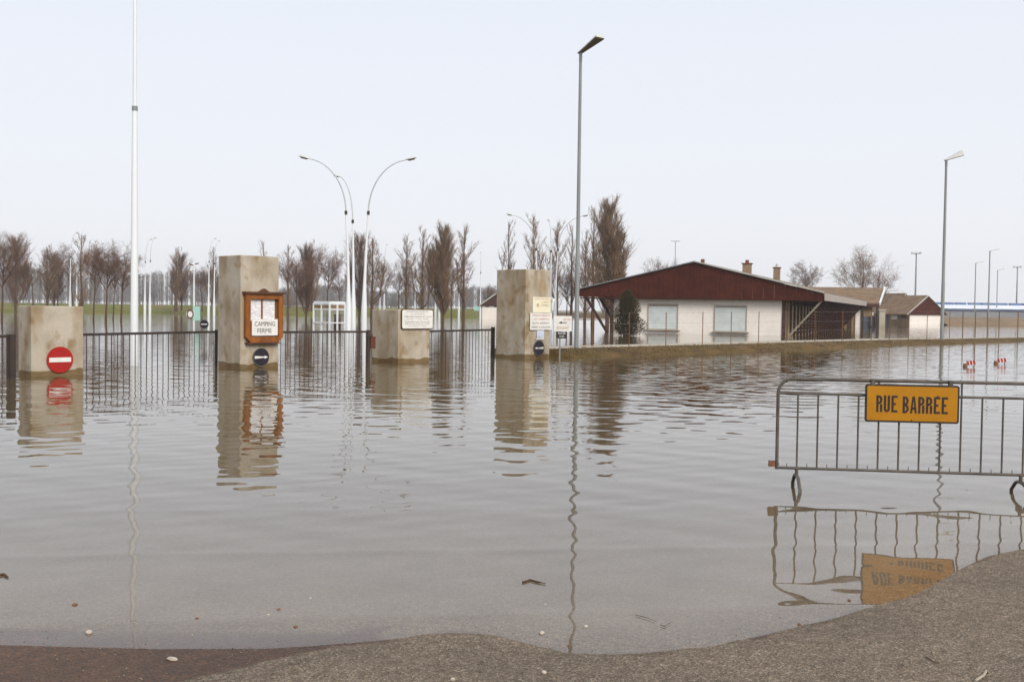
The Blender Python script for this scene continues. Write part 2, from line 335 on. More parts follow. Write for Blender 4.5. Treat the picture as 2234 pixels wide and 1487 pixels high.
def water_mat():
    # height field sampled three times to get a true surface slope in metres
    g = bpy.data.node_groups.new('wave_height', 'ShaderNodeTree')
    g.interface.new_socket('P', in_out='INPUT', socket_type='NodeSocketVector')
    g.interface.new_socket('Ripple', in_out='INPUT', socket_type='NodeSocketFloat')
    g.interface.new_socket('H', in_out='OUTPUT', socket_type='NodeSocketFloat')
    N = g.nodes; L = g.links; gi = N.new('NodeGroupInput'); go = N.new('NodeGroupOutput')
    def nz(scale, stretch, rot, amp, detail=1.0, off=0.0):
        mp = N.new('ShaderNodeMapping'); mp.inputs['Scale'].default_value = stretch; mp.inputs['Rotation'].default_value = (0,0,rot)
        mp.inputs['Location'].default_value = (off, off*0.7, 0); mp.vector_type = 'POINT'
        L.new(gi.outputs['P'], mp.inputs[0])
        n = N.new('ShaderNodeTexNoise'); n.noise_dimensions = '2D'; n.inputs['Scale'].default_value = scale; n.inputs['Detail'].default_value = detail
        n.inputs['Roughness'].default_value = 0.45
        L.new(mp.outputs[0], n.inputs['Vector'])
        m_ = N.new('ShaderNodeMath'); m_.operation = 'MULTIPLY'; m_.inputs[1].default_value = amp; L.new(n.outputs['Fac'], m_.inputs[0]); return m_.outputs[0]
    def add(a, b):
        m_ = N.new('ShaderNodeMath'); m_.operation = 'ADD'; L.new(a, m_.inputs[0]); L.new(b, m_.inputs[1]); return m_.outputs[0]
    calm = add(nz(2.0, (0.9, 1.15, 1), R(28), WA, 1.0), nz(0.8, (0.12, 1.6, 1), R(-5), WB, 0.5, 7.3))
    def wave(scale, rot, dist, dscale, amp, sharp=None, stretch=(1,1,1)):
        mp = N.new('ShaderNodeMapping'); mp.inputs['Rotation'].default_value = (0,0,rot); mp.inputs['Scale'].default_value = stretch; L.new(gi.outputs['P'], mp.inputs[0])
        wv = N.new('ShaderNodeTexWave'); wv.wave_type = 'BANDS'; wv.bands_direction = 'Y'; wv.inputs['Scale'].default_value = scale
        wv.inputs['Distortion'].default_value = dist; wv.inputs['Detail'].default_value = 1.0; wv.inputs['Detail Scale'].default_value = dscale
        L.new(mp.outputs[0], wv.inputs['Vector']); f = wv.outputs['Fac']
        if sharp:
            p = N.new('ShaderNodeMath'); p.operation = 'POWER'; p.inputs[1].default_value = sharp; L.new(f, p.inputs[0]); f = p.outputs[0]
        m_ = N.new('ShaderNodeMath'); m_.operation = 'MULTIPLY'; m_.inputs[1].default_value = amp; L.new(f, m_.inputs[0]); return m_.outputs[0]
    calm = add(calm, wave(0.46, R(38), 1.6, 0.7, WV))
    calm = add(calm, wave(0.85, R(-30), 2.2, 0.9, WV*0.42))
    spn = N.new('ShaderNodeSeparateXYZ'); L.new(gi.outputs['P'], spn.inputs[0])
    near = N.new('ShaderNodeMapRange'); near.interpolation_type = 'SMOOTHSTEP'
    for i_, v_ in enumerate((7.6, 9.2, 1.0, 0.0)): near.inputs[i_+1].default_value = v_
    L.new(spn.outputs[1], near.inputs[0])
    cw = N.new('ShaderNodeMath'); cw.operation = 'MULTIPLY'; L.new(wave(0.21, R(-8), 5.0, 0.22, WC, 26.0), cw.inputs[0]); L.new(near.outputs[0], cw.inputs[1])
    shal = N.new('ShaderNodeMapRange'); shal.interpolation_type = 'SMOOTHSTEP'   # waves die out in the shallows
    for i_, v_ in enumerate((5.0, 9.5, 0.38, 1.0)): shal.inputs[i_+1].default_value = v_
    L.new(spn.outputs[1], shal.inputs[0])
    sm_ = N.new('ShaderNodeMath'); sm_.operation = 'MULTIPLY'; L.new(calm, sm_.inputs[0]); L.new(shal.outputs[0], sm_.inputs[1])
    calm = add(sm_.outputs[0], cw.outputs[0])
    rip = add(nz(2.6, (0.22, 1.0, 1), R(2), WR, 1.2, 3.1), nz(4.2, (0.3, 1.0, 1), R(-6), WR*0.4, 1.0, 5.0))
    m_ = N.new('ShaderNodeMath'); m_.operation = 'MULTIPLY'; L.new(rip, m_.inputs[0]); L.new(gi.outputs['Ripple'], m_.inputs[1])
    L.new(add(calm, m_.outputs[0]), go.inputs['H'])

    m = bpy.data.materials.new('flood_water'); m.use_nodes = True; t = m.node_tree; N = t.nodes; L = t.links
    N.remove(N['Principled BSDF']); o = N['Material Output']
    geo = N.new('ShaderNodeNewGeometry'); sp = N.new('ShaderNodeSeparateXYZ'); L.new(geo.outputs['Position'], sp.inputs[0])
    def mr(src, a, b, c=0.0, d=1.0):
        x = N.new('ShaderNodeMapRange'); x.interpolation_type = 'SMOOTHSTEP'
        for i, v in enumerate((a, b, c, d)): x.inputs[i+1].default_value = v
        L.new(src, x.inputs[0]); return x.outputs[0]
    def op(kind, a, b):
        x = N.new('ShaderNodeMath'); x.operation = kind
        for i, v in enumerate((a, b)):
            if isinstance(v, (int, float)): x.inputs[i].default_value = v
            else: L.new(v, x.inputs[i])
        return x.outputs[0]
    # a breeze patch roughens the water between the road and the bank, stronger to the right
    pn = N.new('ShaderNodeTexNoise'); pn.inputs['Scale'].default_value = 0.22; pn.inputs['Detail'].default_value = 2; L.new(geo.outputs['Position'], pn.inputs['Vector'])
    mid = op('MULTIPLY', mr(sp.outputs[1], 11.5, 19.0), mr(sp.outputs[1], 23.0, 75.0, 1.0, 0.10))
    side = mr(sp.outputs[0], -7.0, 1.5, 0.30, 1.0)
    mask = op('MULTIPLY', op('MULTIPLY', mid, side), mr(pn.outputs['Fac'], 0.3, 0.62, 0.35, 1.25))
    hs = []
    E = 0.02
    for d in ((0,0,0), (E,0,0), (0,E,0)):
        ad = N.new('ShaderNodeVectorMath'); ad.operation = 'ADD'; ad.inputs[1].default_value = d; L.new(geo.outputs['Position'], ad.inputs[0])
        gn = N.new('ShaderNodeGroup'); gn.node_tree = g; L.new(ad.outputs[0], gn.inputs['P']); L.new(mask, gn.inputs['Ripple']); hs.append(gn.outputs['H'])
    sxn = op('DIVIDE', op('SUBTRACT', hs[0], hs[1]), E); syn = op('DIVIDE', op('SUBTRACT', hs[0], hs[2]), E)
    cb = N.new('ShaderNodeCombineXYZ'); L.new(sxn, cb.inputs[0]); L.new(syn, cb.inputs[1]); cb.inputs[2].default_value = 1.0
    nm = N.new('ShaderNodeVectorMath'); nm.operation = 'NORMALIZE'; L.new(cb.outputs[0], nm.inputs[0]); NORM = nm.outputs[0]
    fr = N.new('ShaderNodeFresnel'); L.new(NORM, fr.inputs['Normal'])      # same reflectance from both sides of the sheet
    L.new(op('SUBTRACT', 1.37, op('MULTIPLY', geo.outputs['Backfacing'], 1.37-1/1.37)), fr.inputs[0])
    gl = N.new('ShaderNodeBsdfGlossy'); gl.inputs['Roughness'].default_value = 0.015; gl.inputs['Color'].default_value = (1,1,1,1); L.new(NORM, gl.inputs['Normal'])
    tr = N.new('ShaderNodeBsdfTransparent'); tr.inputs[0].default_value = (0.93,0.88,0.80,1)
    df = N.new('ShaderNodeBsdfDiffuse')
    mn = N.new('ShaderNodeTexNoise'); mn.inputs['Scale'].default_value = 0.35; mn.inputs['Detail'].default_value = 3; L.new(geo.outputs['Position'], mn.inputs['Vector'])
    cr = N.new('ShaderNodeValToRGB'); cr.color_ramp.elements[0].position = 0.3; cr.color_ramp.elements[1].position = 0.7
    cr.color_ramp.elements[0].color = (0.125,0.092,0.045,1); cr.color_ramp.elements[1].color = (0.098,0.070,0.030,1)
    L.new(mn.outputs['Fac'], cr.inputs[0]); L.new(cr.outputs[0], df.inputs[0])
    at = N.new('ShaderNodeAttribute'); at.attribute_name = 'depth'
    ex = op('POWER', 2.718, op('MULTIPLY', at.outputs['Fac'], -TURBID)); murk = op('SUBTRACT', 1.0, ex)
    m1 = N.new('ShaderNodeMixShader'); L.new(murk, m1.inputs[0]); L.new(tr.outputs[0], m1.inputs[1]); L.new(df.outputs[0], m1.inputs[2])
    m2 = N.new('ShaderNodeMixShader'); L.new(fr.outputs[0], m2.inputs[0]); L.new(m1.outputs[0], m2.inputs[1]); L.new(gl.outputs[0], m2.inputs[2])
    L.new(m2.outputs[0], o.inputs[0]); return m
WA, WB, WR, WV, WC, TURBID = 0.0055, 0.0060, 0.0076, 0.0022, 0.0015, 11.0
M['water'] = water_mat()

# ------------------------------------------------------------------ ground, road, water
SHORE = [(-500,1380),(-250,1400),(0,1406),(130,1412),(330,1419),(500,1416),(700,1411),(850,1396),(960,1381),(1030,1380),(1100,1393),(1180,1415),
         (1260,1430),(1400,1426),(1560,1411),(1700,1378),(1800,1355),(1900,1325),(1990,1302),(2060,1266),(2100,1240),(2150,1214),(2234,1199),(2400,1170),(2700,1120)]
SH = [onz(*p) for p in SHORE]; SH = sorted([(v.x, v.y) for v in SH])
def shore_y(x):
    if x <= SH[0][0]: return SH[0][1]
    if x >= SH[-1][0]: return SH[-1][1] + (x-SH[-1][0])*0.5
    for (a, ya), (b, yb) in zip(SH, SH[1:]):
        if a <= x <= b:
            k = (x-a)/(b-a); return ya+(yb-ya)*k
def road_z(x, y):
    d = y - shore_y(x)
    if d < 0: return -0.022*d + 0.003*mnoise.noise(Vector((x*0.7, y*0.7, 0)))*min(1, -d*2)
    return max(-0.6, -0.013*d*(1 if d > 1.2 else 0.7+0.25*d) + 0.004*mnoise.noise(Vector((x*0.6, y*0.6, 3)))*min(1, d))

def grid(xs, ys, zf):
    nx, ny = len(xs), len(ys)
    v = [(x, y, zf(x, y)) for y in ys for x in xs]
    f = [(j*nx+i, j*nx+i+1, (j+1)*nx+i+1, (j+1)*nx+i) for j in range(ny-1) for i in range(nx-1)]
    return v, f
def frange(a, b, s):
    n = int(round((b-a)/s)); return [a+(b-a)*i/n for i in range(n+1)]

# muddy bed and flat land right out to the horizon
b = MB(); b.add([(-490,-60,-0.9),(490,-60,-0.9),(490,538,-0.9),(-490,538,-0.9)], [(0,1,2,3)])
struct(b.build('ground', M['mudbed']))
# asphalt street sloping into the flood
b = MB(); xs = frange(-14, 14, 0.14); ys = frange(-4, 14, 0.14) + frange(15, 46, 1.0)
b.add(*grid(xs, ys, road_z)); road = b.build('road', M['asphalt'], smooth=True); struct(road)
wa = road.data.attributes.new('wet', 'FLOAT', 'POINT')
WETL = [onz(-200,1500), onz(380,1500), onz(500,1478), onz(620,1440), onz(720,1412)]
def wet_at(x, y):
    # soaked brown strip hugging the left part of the shoreline
    e = -1e9
    for a_, b_ in zip(WETL[1:], WETL[2:]):
        pass
    d = shore_y(x)-y
    lim = 0.0
    if x < WETL[-1].x:
        t = (WETL[-1].x - x)/(WETL[-1].x-WETL[1].x)
        lim = 0.02 + 0.42*t if t < 1 else 0.44 + 0.5*(t-1)
    rim = max(0, 1-abs(d)/0.10)*0.62
    s = (lim-d)/0.09+0.45 if x < WETL[-1].x+0.15 else 0.0
    return max(rim, min(1, max(0, s))) if d > -0.2 else 0.3
wa.data.foreach_set('value', [wet_at(v.co.x, v.co.y) for v in road.data.vertices])

# water sheet
xs = [-485,-350,-180,-100,-60,-40,-28,-20] + frange(-14, 14, 0.2) + [20,28,40,60,100,180,350,485]
ys = frange(3.0, 14, 0.12) + frange(14.5, 30, 0.5) + [32,36,42,50,60,75,100,140,200,300,400,535]
b = MB(); b.add(*grid(xs, ys, lambda x, y: 0.0)); water = b.build('water', M['water']); struct(water)
da = water.data.attributes.new('depth', 'FLOAT', 'POINT')
da.data.foreach_set('value', [(max(0.0, -road_z(v.co.x, v.co.y)) if (v.co.y < 46 and abs(v.co.x) <= 14) else 0.6) for v in water.data.vertices])

# far banks
def strip(name, front, back, zf, zb, m, top=None, sub=1, jit=0.0):
    """bank: front toe at water, rises to zb at the back line, falls away behind"""
    b = MB(); n = len(front); rows = []
    rows.append([Vector((p[0], p[1], -0.5)) + Vector((0, -0.8, 0)) for p in front])
    rows.append([Vector((p[0], p[1], zf)) for p in front])
    for k in range(1, sub+1):
        t = k/(sub+1)
        rows.append([Vector(p).lerp(Vector(q), t).to_3d() + Vector((random.uniform(-jit,jit)*0.3, random.uniform(-jit,jit)*0.3, zf+(zb-zf)*math.sin(t*math.pi/2)+random.uniform(-jit,jit)*0.12)) if True else None for p, q in zip([Vector((a[0],a[1],0)) for a in front], [Vector((a[0],a[1],0)) for a in back])])
    rows.append([Vector((q[0], q[1], zb)) for q in back])
    if top: 
        rows.append([Vector((q[0], q[1]+top, zb)) for q in back])
        rows.append([Vector((q[0], q[1]+top+1.5, -0.5)) for q in back])
    v = [p for r in rows for p in r]; f = [(j*n+i, j*n+i+1, (j+1)*n+i+1, (j+1)*n+i) for j in range(len(rows)-1) for i in range(n-1)]
    b.add(v, f); return b.build(name, m, smooth=True)
n = 60
fr_ = [(-190+i*190/n, 176+3*math.sin(i*0.5)) for i in range(n+1)]
bk_ = [(x-2, y+16) for x, y in fr_]
struct(strip('grass_bank', fr_, bk_, 0.02, 1.35, M['grass'], top=60, sub=4, jit=0.5))
# pale path along the crest of the grass bank
b = MB(); pv = []
for i in range(n+1): pv += [(bk_[i][0], bk_[i][1]+0.6, 1.356), (bk_[i][0], bk_[i][1]+4.2, 1.356)]
b.add(pv, [(2*i, 2*i+2, 2*i+3, 2*i+1) for i in range(n)]); struct(b.build('path', M['kerb']))
fr_ = [(0+i*14, 205+2*math.sin(i*1.3)) for i in range(0, 5)]
struct(strip('meadow', fr_, [(x, y+6) for x, y in fr_], 0.02, 0.6, M['drygrass'], top=120, sub=3, jit=0.3))
fr_ = [(62+i*9, 150+i*0.6+2*math.sin(i*1.3)) for i in range(0, 26)]
struct(strip('earth_bank', fr_, [(x, y+9) for x, y in fr_], 0.02, 1.05, M['brownearth'], top=120, sub=3, jit=0.4))
b = MB(); b.add([(-480,330,0.7),(480,330,0.7),(480,536,0.7),(-480,536,0.7)], [(0,1,2,3)]); struct(b.build('field', M['field']))

# low dam and kerb on the right, between road flood and the grounds of the pavilion
DF = [(1203,779),(1250,780.5),(1300,778.5),(1400,774),(1500,770.5),(1600,767),(1700,763.5),(1800,760.5),(1900,756),(2000,751.5),(2100,749.5),(2234,745),(2330,742),(2500,738)]
DB = [(1203,764),(1250,762),(1300,760),(1400,757),(1500,754.5),(1600,752),(1700,749.5),(1800,746.5),(1900,744),(2000,741),(2100,740),(2234,737.5),(2330,735.5),(2500,732)]
FRONT = [onz(*p) for p in DF]; FRONT[0] = FRONT[0]+Vector((-0.22,0.0,0))
def dense(P, k=5):
    o = []
    for a, c in zip(P, P[1:]):
        for i in range(k): o.append(a.lerp(c, i/k))
    o.append(P[-1]); return o
nrm = Vector((-0.70, 0.71, 0))
BACK = []
for fpt, (px, py) in zip(FRONT, DB):
    q = fpt + nrm*1.15; z = EYE-(py-hor(px))*q.y/F; BACK.append(Vector((q.x, q.y, max(0.12, min(0.3, z)))))
FD, BD = dense(FRONT), dense(BACK)
rows = [[p + Vector((0.5,-0.5,-0.5)) for p in FD]]
for t in (0.0, 0.25, 0.5, 0.75, 0.97):
    rows.append([p.lerp(q, t) + Vector((0, 0, q.z*(math.sin(t*math.pi/2)-t) + (0.05*mnoise.noise(Vector((p.x*1.3, p.y*1.3, t*5))) if 0 < t < 0.9 else 0)))
                 + Vector((0.18*mnoise.noise(Vector((p.x*0.8, p.y*0.8, 9))), -0.18*mnoise.noise(Vector((p.x*0.8, p.y*0.8, 9))), 0))*(1-t) for p, q in zip(FD, BD)])
b = MB(); nn = len(FD); b.add([p for r in rows for p in r], [(j*nn+i, j*nn+i+1, (j+1)*nn+i+1, (j+1)*nn+i) for j in range(len(rows)-1) for i in range(nn-1)])
struct(b.build('bank', M['drygrass'], smooth=True))
b = MB(); KW = 1.5
rows = [[q + nrm*(-0.02) + Vector((0,0,-0.06)) for q in BD], [q + Vector((0,0,0.015)) for q in BD], [q + nrm*KW + Vector((0,0,0.005)) for q in BD], [q + nrm*(KW+0.05) + Vector((0,0,-0.8)) for q in BD]]
b.add([p for r in rows for p in r], [(j*nn+i, j*nn+i+1, (j+1)*nn+i+1, (j+1)*nn+i) for j in range(3) for i in range(nn-1)])
struct(b.build('pavement', M['kerb']))
# tufts of dead grass on the bank
b = MB()
for k in range(5200):
    i = random.randrange(nn-1); t = random.random()**0.8*0.95; a = FD[i].lerp(FD[i+1], random.random()); c = BD[i].lerp(BD[i+1], 0.5)
    p = a.lerp(BD[i], t); p.z = BD[i].z*math.sin(t*math.pi/2) - 0.01
    b.twig(p, p+Vector((random.uniform(-.05,.05), random.uniform(-.05,.05), random.uniform(0.03,0.10))), 0.006)
g_ = b.build('grass', M['drygrass'], kind='stuff'); g_['label'] = 'brown dead grass growing on the low bank along the flooded road'; g_['category'] = 'grass'

# ------------------------------------------------------------------ far wood (one mass)
b = MB(); random.seed(11)
for k in range(1000):
    px = random.uniform(-120, 1090); Y = random.uniform(400, 455); x = xat(px, Y)
    h = 1.55*(8.2 + 1.2*math.sin(px*0.02) + random.uniform(-1.0, 0.6)) * (1.0 if px < 500 else 0.62)
    base = Vector((x, Y, 0.9)); b.tube([base, base+Vector((0.1, 0, h*0.8))], [0.13, 0.04], 3, False)
    for j in range(64):
        zz = random.uniform(0.08, 0.92)*h; a = random.uniform(0, 6.28); p = base+Vector((0, 0, zz)); l = random.uniform(1.2, 3.2)*(1.1-zz/h*0.5)
        b.twig(p, p+Vector((math.cos(a)*l*0.6, math.sin(a)*l*0.6, l*random.uniform(0.3, 0.9))), 0.08)
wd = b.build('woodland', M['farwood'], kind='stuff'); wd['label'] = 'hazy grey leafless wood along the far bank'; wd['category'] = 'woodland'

# ------------------------------------------------------------------ trees
def rot_dir(d, ang, az):
    u = d.orthogonal().normalized(); u = Matrix.Rotation(az, 3, d) @ u
    return (Matrix.Rotation(ang, 3, u) @ d).normalized()
def round_tree(seed, clear=0.34, spread=1.0, dens=1.0, H=6.5):
    rnd = random.Random(seed); tr = MB(); cr = MB()
    lean = Vector((rnd.uniform(-.04,.04), rnd.uniform(-.04,.04), 1)).normalized()
    tpts = [Vector((0,0,-0.6)), Vector((0,0,0)), lean*H*clear*0.6, lean*H*clear, lean*H*clear*1.35 + Vector((rnd.uniform(-.08,.08),0,0)), lean*H*0.72+Vector((rnd.uniform(-.2,.2),0,0)), lean*H*0.93]
    tr.tube(tpts, [0.105,0.095,0.075,0.068,0.045,0.024,0.008], 7, False)
    def grow(p, d, l, r, lv):
        if lv == 3:
            e = p+d*l; cr.twig(p, e, r)
            for _ in range(int(2*dens+0.5)):
                q = p.lerp(e, rnd.uniform(.2,.9)); cr.twig(q, q+rot_dir(d, rnd.uniform(.3,.9), rnd.uniform(0,6.28))*l*rnd.uniform(.4,.8), r*0.7)
            return
        pts = [p]; dd = d.copy()
        for k in range(3):
            dd = (dd + Vector((rnd.uniform(-.16,.16), rnd.uniform(-.16,.16), 0.10 if lv else 0.16))).normalized(); pts.append(pts[-1]+dd*l/3)
        (tr if lv == 0 else cr).tube(pts, [r, r*.75, r*.5, r*.25], 5 if lv == 0 else 3, False)
        nb = int({0: 10, 1: 8, 2: 6}[lv]*dens)
        for k in range(nb):
            t = rnd.uniform(.22, 1.0); seg = min(2, int(t*3)); q = pts[seg].lerp(pts[seg+1], t*3-seg)
            grow(q, rot_dir(dd, rnd.uniform(.45, .95), rnd.uniform(0, 6.28)), l*rnd.uniform(.38,.58), max(r*.36, 0.0048), lv+1)
    for k in range(9):
        t = rnd.uniform(clear, clear+0.30); az = k*2.4+rnd.uniform(-.4,.4); el = rnd.uniform(.45, 1.05)
        d = Vector((math.cos(az)*math.cos(el), math.sin(az)*math.cos(el), math.sin(el)))
        grow(lean*H*t, d, H*0.34*spread*rnd.uniform(.8,1.15)*(1.15-t*0.4), 0.034, 0)
    for k in range(int(26*dens)):
        t = rnd.uniform(clear+0.1, .93); az = rnd.uniform(0, 6.28); el = rnd.uniform(.5,1.1)
        d = Vector((math.cos(az)*math.cos(el), math.sin(az)*math.cos(el), math.sin(el)))
        grow(lean*H*t, d, H*0.2*spread*(1.25-t), 0.02, 2)
    return tr, cr
def poplar(seed, width=1.0, dens=1.0, H=10.0, leaders=1, top_thin=1.0):
    rnd = random.Random(seed); tr = MB(); cr = MB()
    for _ in range(26):
        z0_ = H*rnd.uniform(.72,.95); cr.twig(Vector((0,0,z0_)), Vector((rnd.uniform(-.22,.22)*width, rnd.uniform(-.22,.22)*width, z0_+rnd.uniform(.5,1.0))), 0.006)
    tr.tube([(0,0,-0.6),(0,0,0),(0.02,0,H*.3),(-.02,0,H*.6),(0.03,0,H*.97)], [0.085,0.08,0.05,0.028,0.008], 7, False)
    def sub(p, d, l, r, n):
        pts = [p]; dd = d.copy()
        for k in range(3):
            dd = (dd*1.0 + Vector((0,0,.22))).normalized(); dd = (dd+Vector((rnd.uniform(-.05,.05), rnd.uniform(-.05,.05), 0))).normalized(); pts.append(pts[-1]+dd*l/3)
        cr.tube(pts, [r, r*.8, r*.55, r*.2], 3, False)
        for k in range(n):
            t = rnd.uniform(.15, 1); s = min(2, int(t*3)); q = pts[s].lerp(pts[s+1], t*3-s)
            tt = rot_dir(dd, rnd.uniform(.08,.42), rnd.uniform(0,6.28)); tt = (tt+Vector((0,0,.5))).normalized(); L_ = l*rnd.uniform(.2,.5)
            e = q+tt*L_; cr.twig(q, e, max(0.0055, r*.35))
            for _ in range(2):
                q2 = q.lerp(e, rnd.uniform(.1,.8)); cr.twig(q2, q2+(rot_dir(tt, rnd.uniform(.2,.6), rnd.uniform(0,6.28))+Vector((0,0,.3))).normalized()*L_*.6, 0.0055)
    for k in range(int(64*dens)):
        t = rnd.uniform(.03, .90); prof = min(1.15, .7+1.6*t)*(1-t)**0.62*width
        az = rnd.uniform(0, 6.28); el = rnd.uniform(1.16, 1.44)
        d = Vector((math.cos(az)*math.cos(el), math.sin(az)*math.cos(el), math.sin(el)))
        sub(Vector((0,0,H*t)), d, H*0.25*prof*rnd.uniform(.6,1.25)+0.4, 0.013*(1.25-t), int(22*dens))
    for k in range(leaders-1):
        az = rnd.uniform(0, 6.28); h0 = H*rnd.uniform(.1,.25); o = Vector((math.cos(az), math.sin(az), 0))*0.45*width; top = H*rnd.uniform(.45,.72)
        pts = [Vector((0,0,h0)), o*.8+Vector((0,0,h0+.9)), o+Vector((0,0,(h0+top)/2)), o*1.15+Vector((0,0,top))]; tr.tube(pts, [.035,.028,.018,.005], 5, False)
        for j in range(int(22*dens)):
            z = rnd.uniform(h0+1, top*.97); a2 = rnd.uniform(0,6.28)
            sub(Vector((o.x, o.y, z)), Vector((math.cos(a2)*.3, math.sin(a2)*.3, .95)).normalized(), H*.11, 0.018, int(10*dens))
    return tr, cr
def proto(pair, tm, cm):
    return pair[0].mesh('trunk', True), pair[1].mesh('crown'), tm, cm
PRO = {}
for i in range(4): PRO['round%d' % i] = proto(round_tree(20+i, (0.36,0.32,0.38,0.30)[i], (1.0,1.15,0.9,1.05)[i], (1.0,1.05,0.95,0.85)[i]), M['bark'], M['twig'])
PRO['wide'] = proto(round_tree(41, 0.22, 1.35, 1.0), M['bark'], M['poptwig'])
for i in range(4): PRO['pop%d' % i] = proto(poplar(60+i, (0.75,0.9,0.62,0.8)[i], (0.62,0.72,0.5,0.6)[i], leaders=(1,3,2,3)[i]), M['bark'], M['poptwig'])
PRO['popd'] = proto(poplar(77, 1.05, 1.75, leaders=4), M['bark'], M['poptwig'])
PRO['bushpop'] = proto(poplar(81, 1.5, 1.25, H=10.0, leaders=4), M['bark'], M['twig'])
for k, (a, c, tm, cm) in PRO.items():
    a.materials.append(tm); c.materials.append(cm)
BASEH = {'round': 6.5, 'wide': 6.5, 'pop': 10.0, 'bush': 10.0}
HALFW = {}
for k, (a, c, _, _) in PRO.items():
    xs_ = sorted(abs(v.co.x) for v in c.vertices); HALFW[k] = xs_[int(len(xs_)*0.93)]
def plant(kind, px, top, Y, hw, label, z0=0.0, cat='tree', rz=None):
    a, c, _, _ = PRO[kind]; Hk = BASEH[[q for q in BASEH if kind.startswith(q)][0]]
    x = xat(px, Y); h = zat(px, top, Y)-z0; s = h/Hk*1.02; sxy = (hw/F*Y)/HALFW[kind]
    name = 'poplar_tree' if kind.startswith('pop') or kind.startswith('bush') else 'bare_tree'
    o = thing(name, (x, Y, z0), label, cat, 'leafless poplars beyond the flood' if name == 'poplar_tree' else 'leafless broad trees beyond the flood')
    o.rotation_euler = (0, 0, rz if rz is not None else random.uniform(0, 6.28)); o.scale = (sxy, sxy, s)
    for m_, n_ in ((a, 'trunk'), (c, 'crown')):
        p = bpy.data.objects.new(n_, m_); COL.objects.link(p); p.parent = o
random.seed(5)
TREES = [
 ('round1',4,520,84,44,'bare tree cut by the left edge of the photo with its trunk in the flood',0),
 ('bushpop',34,524,150,24,'bushy upright bare tree second in from the left edge',0),
 ('round2',72,568,178,26,'small thin bare tree alone on the grass bank, far left',1.0),
 ('pop1',103,540,160,18,'slim pale poplar left of the concrete pillar with the no entry sign, on the bank',1.0),
 ('round0',126,545,165,30,'brown bare tree on the bank above the no entry pillar',1.0),
 ('bushpop',118,560,172,22,'fan shaped bare shrub tree on the bank behind the short left pillar',1.0),
 ('pop0',177,510,140,18,'tall sprigged poplar just right of the pair of white masts at the left',0),
 ('round3',160,556,150,26,'twiggy bare tree behind the pair of white masts at the left',0),
 ('round0',204,556,94,30,'bare tree in the water, leftmost of the clump beside the tall white flagpole',0),
 ('round1',231,536,88,46,'largest bare tree of the clump left of the tall white flagpole, thick trunk in water',0),
 ('round3',247,560,104,26,'thin trunked bare tree in the middle of the clump left of the tall flagpole',0),
 ('round2',264,548,96,38,'bare tree nearest the tall white flagpole, at its left',0),
 ('pop2',384,540,170,16,'slim poplar alone between the tall flagpole and the notice board pillar',1.0),
 ('bushpop',396,560,176,18,'reddish bushy bare tree beside the slim poplar on the grass bank',1.0),
 ('round0',441,590,170,26,'low round bare tree behind the turquoise sign',1.0),
 ('pop1',466,545,180,16,'faint poplar just left of the notice board pillar',0.6),
 ('pop2',574,526,185,12,'faint poplar tip rising over the top of the notice board pillar',0),
 ('pop0',628,535,165,14,'thin poplar just right of the notice board pillar',0),
 ('round1',648,562,108,38,'dense dark bare tree between the notice board pillar and the glass kiosk, trunk in water',0),
 ('bushpop',668,545,118,22,'upright bare tree right behind the dense dark tree near the kiosk',0),
 ('pop1',680,530,180,14,'faint poplar spire above the trees near the kiosk',0),
 ('round0',714,552,125,34,'bare tree with its fork just above the glass kiosk',0),
 ('round2',741,592,150,24,'small bare tree behind the right end of the kiosk',0),
 ('bushpop',784,522,132,24,'bare poplar between the paired curved street lamps',0),
 ('pop3',812,518,128,24,'bare poplar just right of the paired curved street lamps',0),
 ('round3',838,560,150,24,'pale thin bare tree over the left end of the short pillar with the white board',0),
 ('round2',868,584,140,28,'small round bare tree over the short pillar with the white board',0),
 ('pop3',886,515,165,18,'twin topped poplar over the short pillar with the white board',0),
 ('pop1',921,502,142,24,'grey brown poplar over the right end of the white rules board',0),
 ('round0',934,570,134,22,'dark twiggy bare tree right of the white rules board',0),
 ('popd',966,497,106,25,'thickest poplar, dark and dense with its trunk in water above the middle gate',0),
 ('round2',985,560,122,30,'spreading bare tree behind the thickest poplar',0),
 ('pop3',1011,492,138,22,'open poplar with three leaders left of the tall right pillar',0),
 ('round3',1062,618,205,26,'low far bare tree above the small white hut roof',0),
 ('pop2',1108,482,135,16,'single slim poplar over the left half of the tall right pillar',0),
 ('pop3',1163,470,130,22,'poplar behind the curved lamp over the right half of the tall right pillar',0),
 ('pop3',1214,484,122,22,'poplar right of the tall right pillar, beside a white mast',0),
 ('pop2',1246,490,125,15,'narrow poplar just left of the tall grey street lamp',0),
 ('round1',1236,594,112,26,'low twiggy bare tree at the foot of the poplars left of the tall grey lamp',0),
 ('pop1',1276,510,120,20,'low poplar just right of the tall grey street lamp',0),
 ('pop2',1293,452,112,18,'tall sparse poplar left of the dense golden one beside the brown gable',0),
 ('popd',1325,443,104,32,'tallest and densest golden brown poplar beside the brown gable roof',0),
 ('round3',1440,560,170,28,'faint bare treetop above the left slope of the brown gable',0),
 ('round0',1756,583,190,30,'faint bare treetop above the right slope of the brown gable, past the chimneys',0),
 ('wide',1878,556,165,44,'broad bare tree behind the brown tiled roof, right of centre',0),
 ('round3',1917,588,172,28,'thinner bare tree at the right end of the brown tiled roof',0),
]
for k_, px_, top_, Y_, hw_, lb_, z_ in TREES: plant(k_, px_, top_, Y_, hw_, lb_, z_)

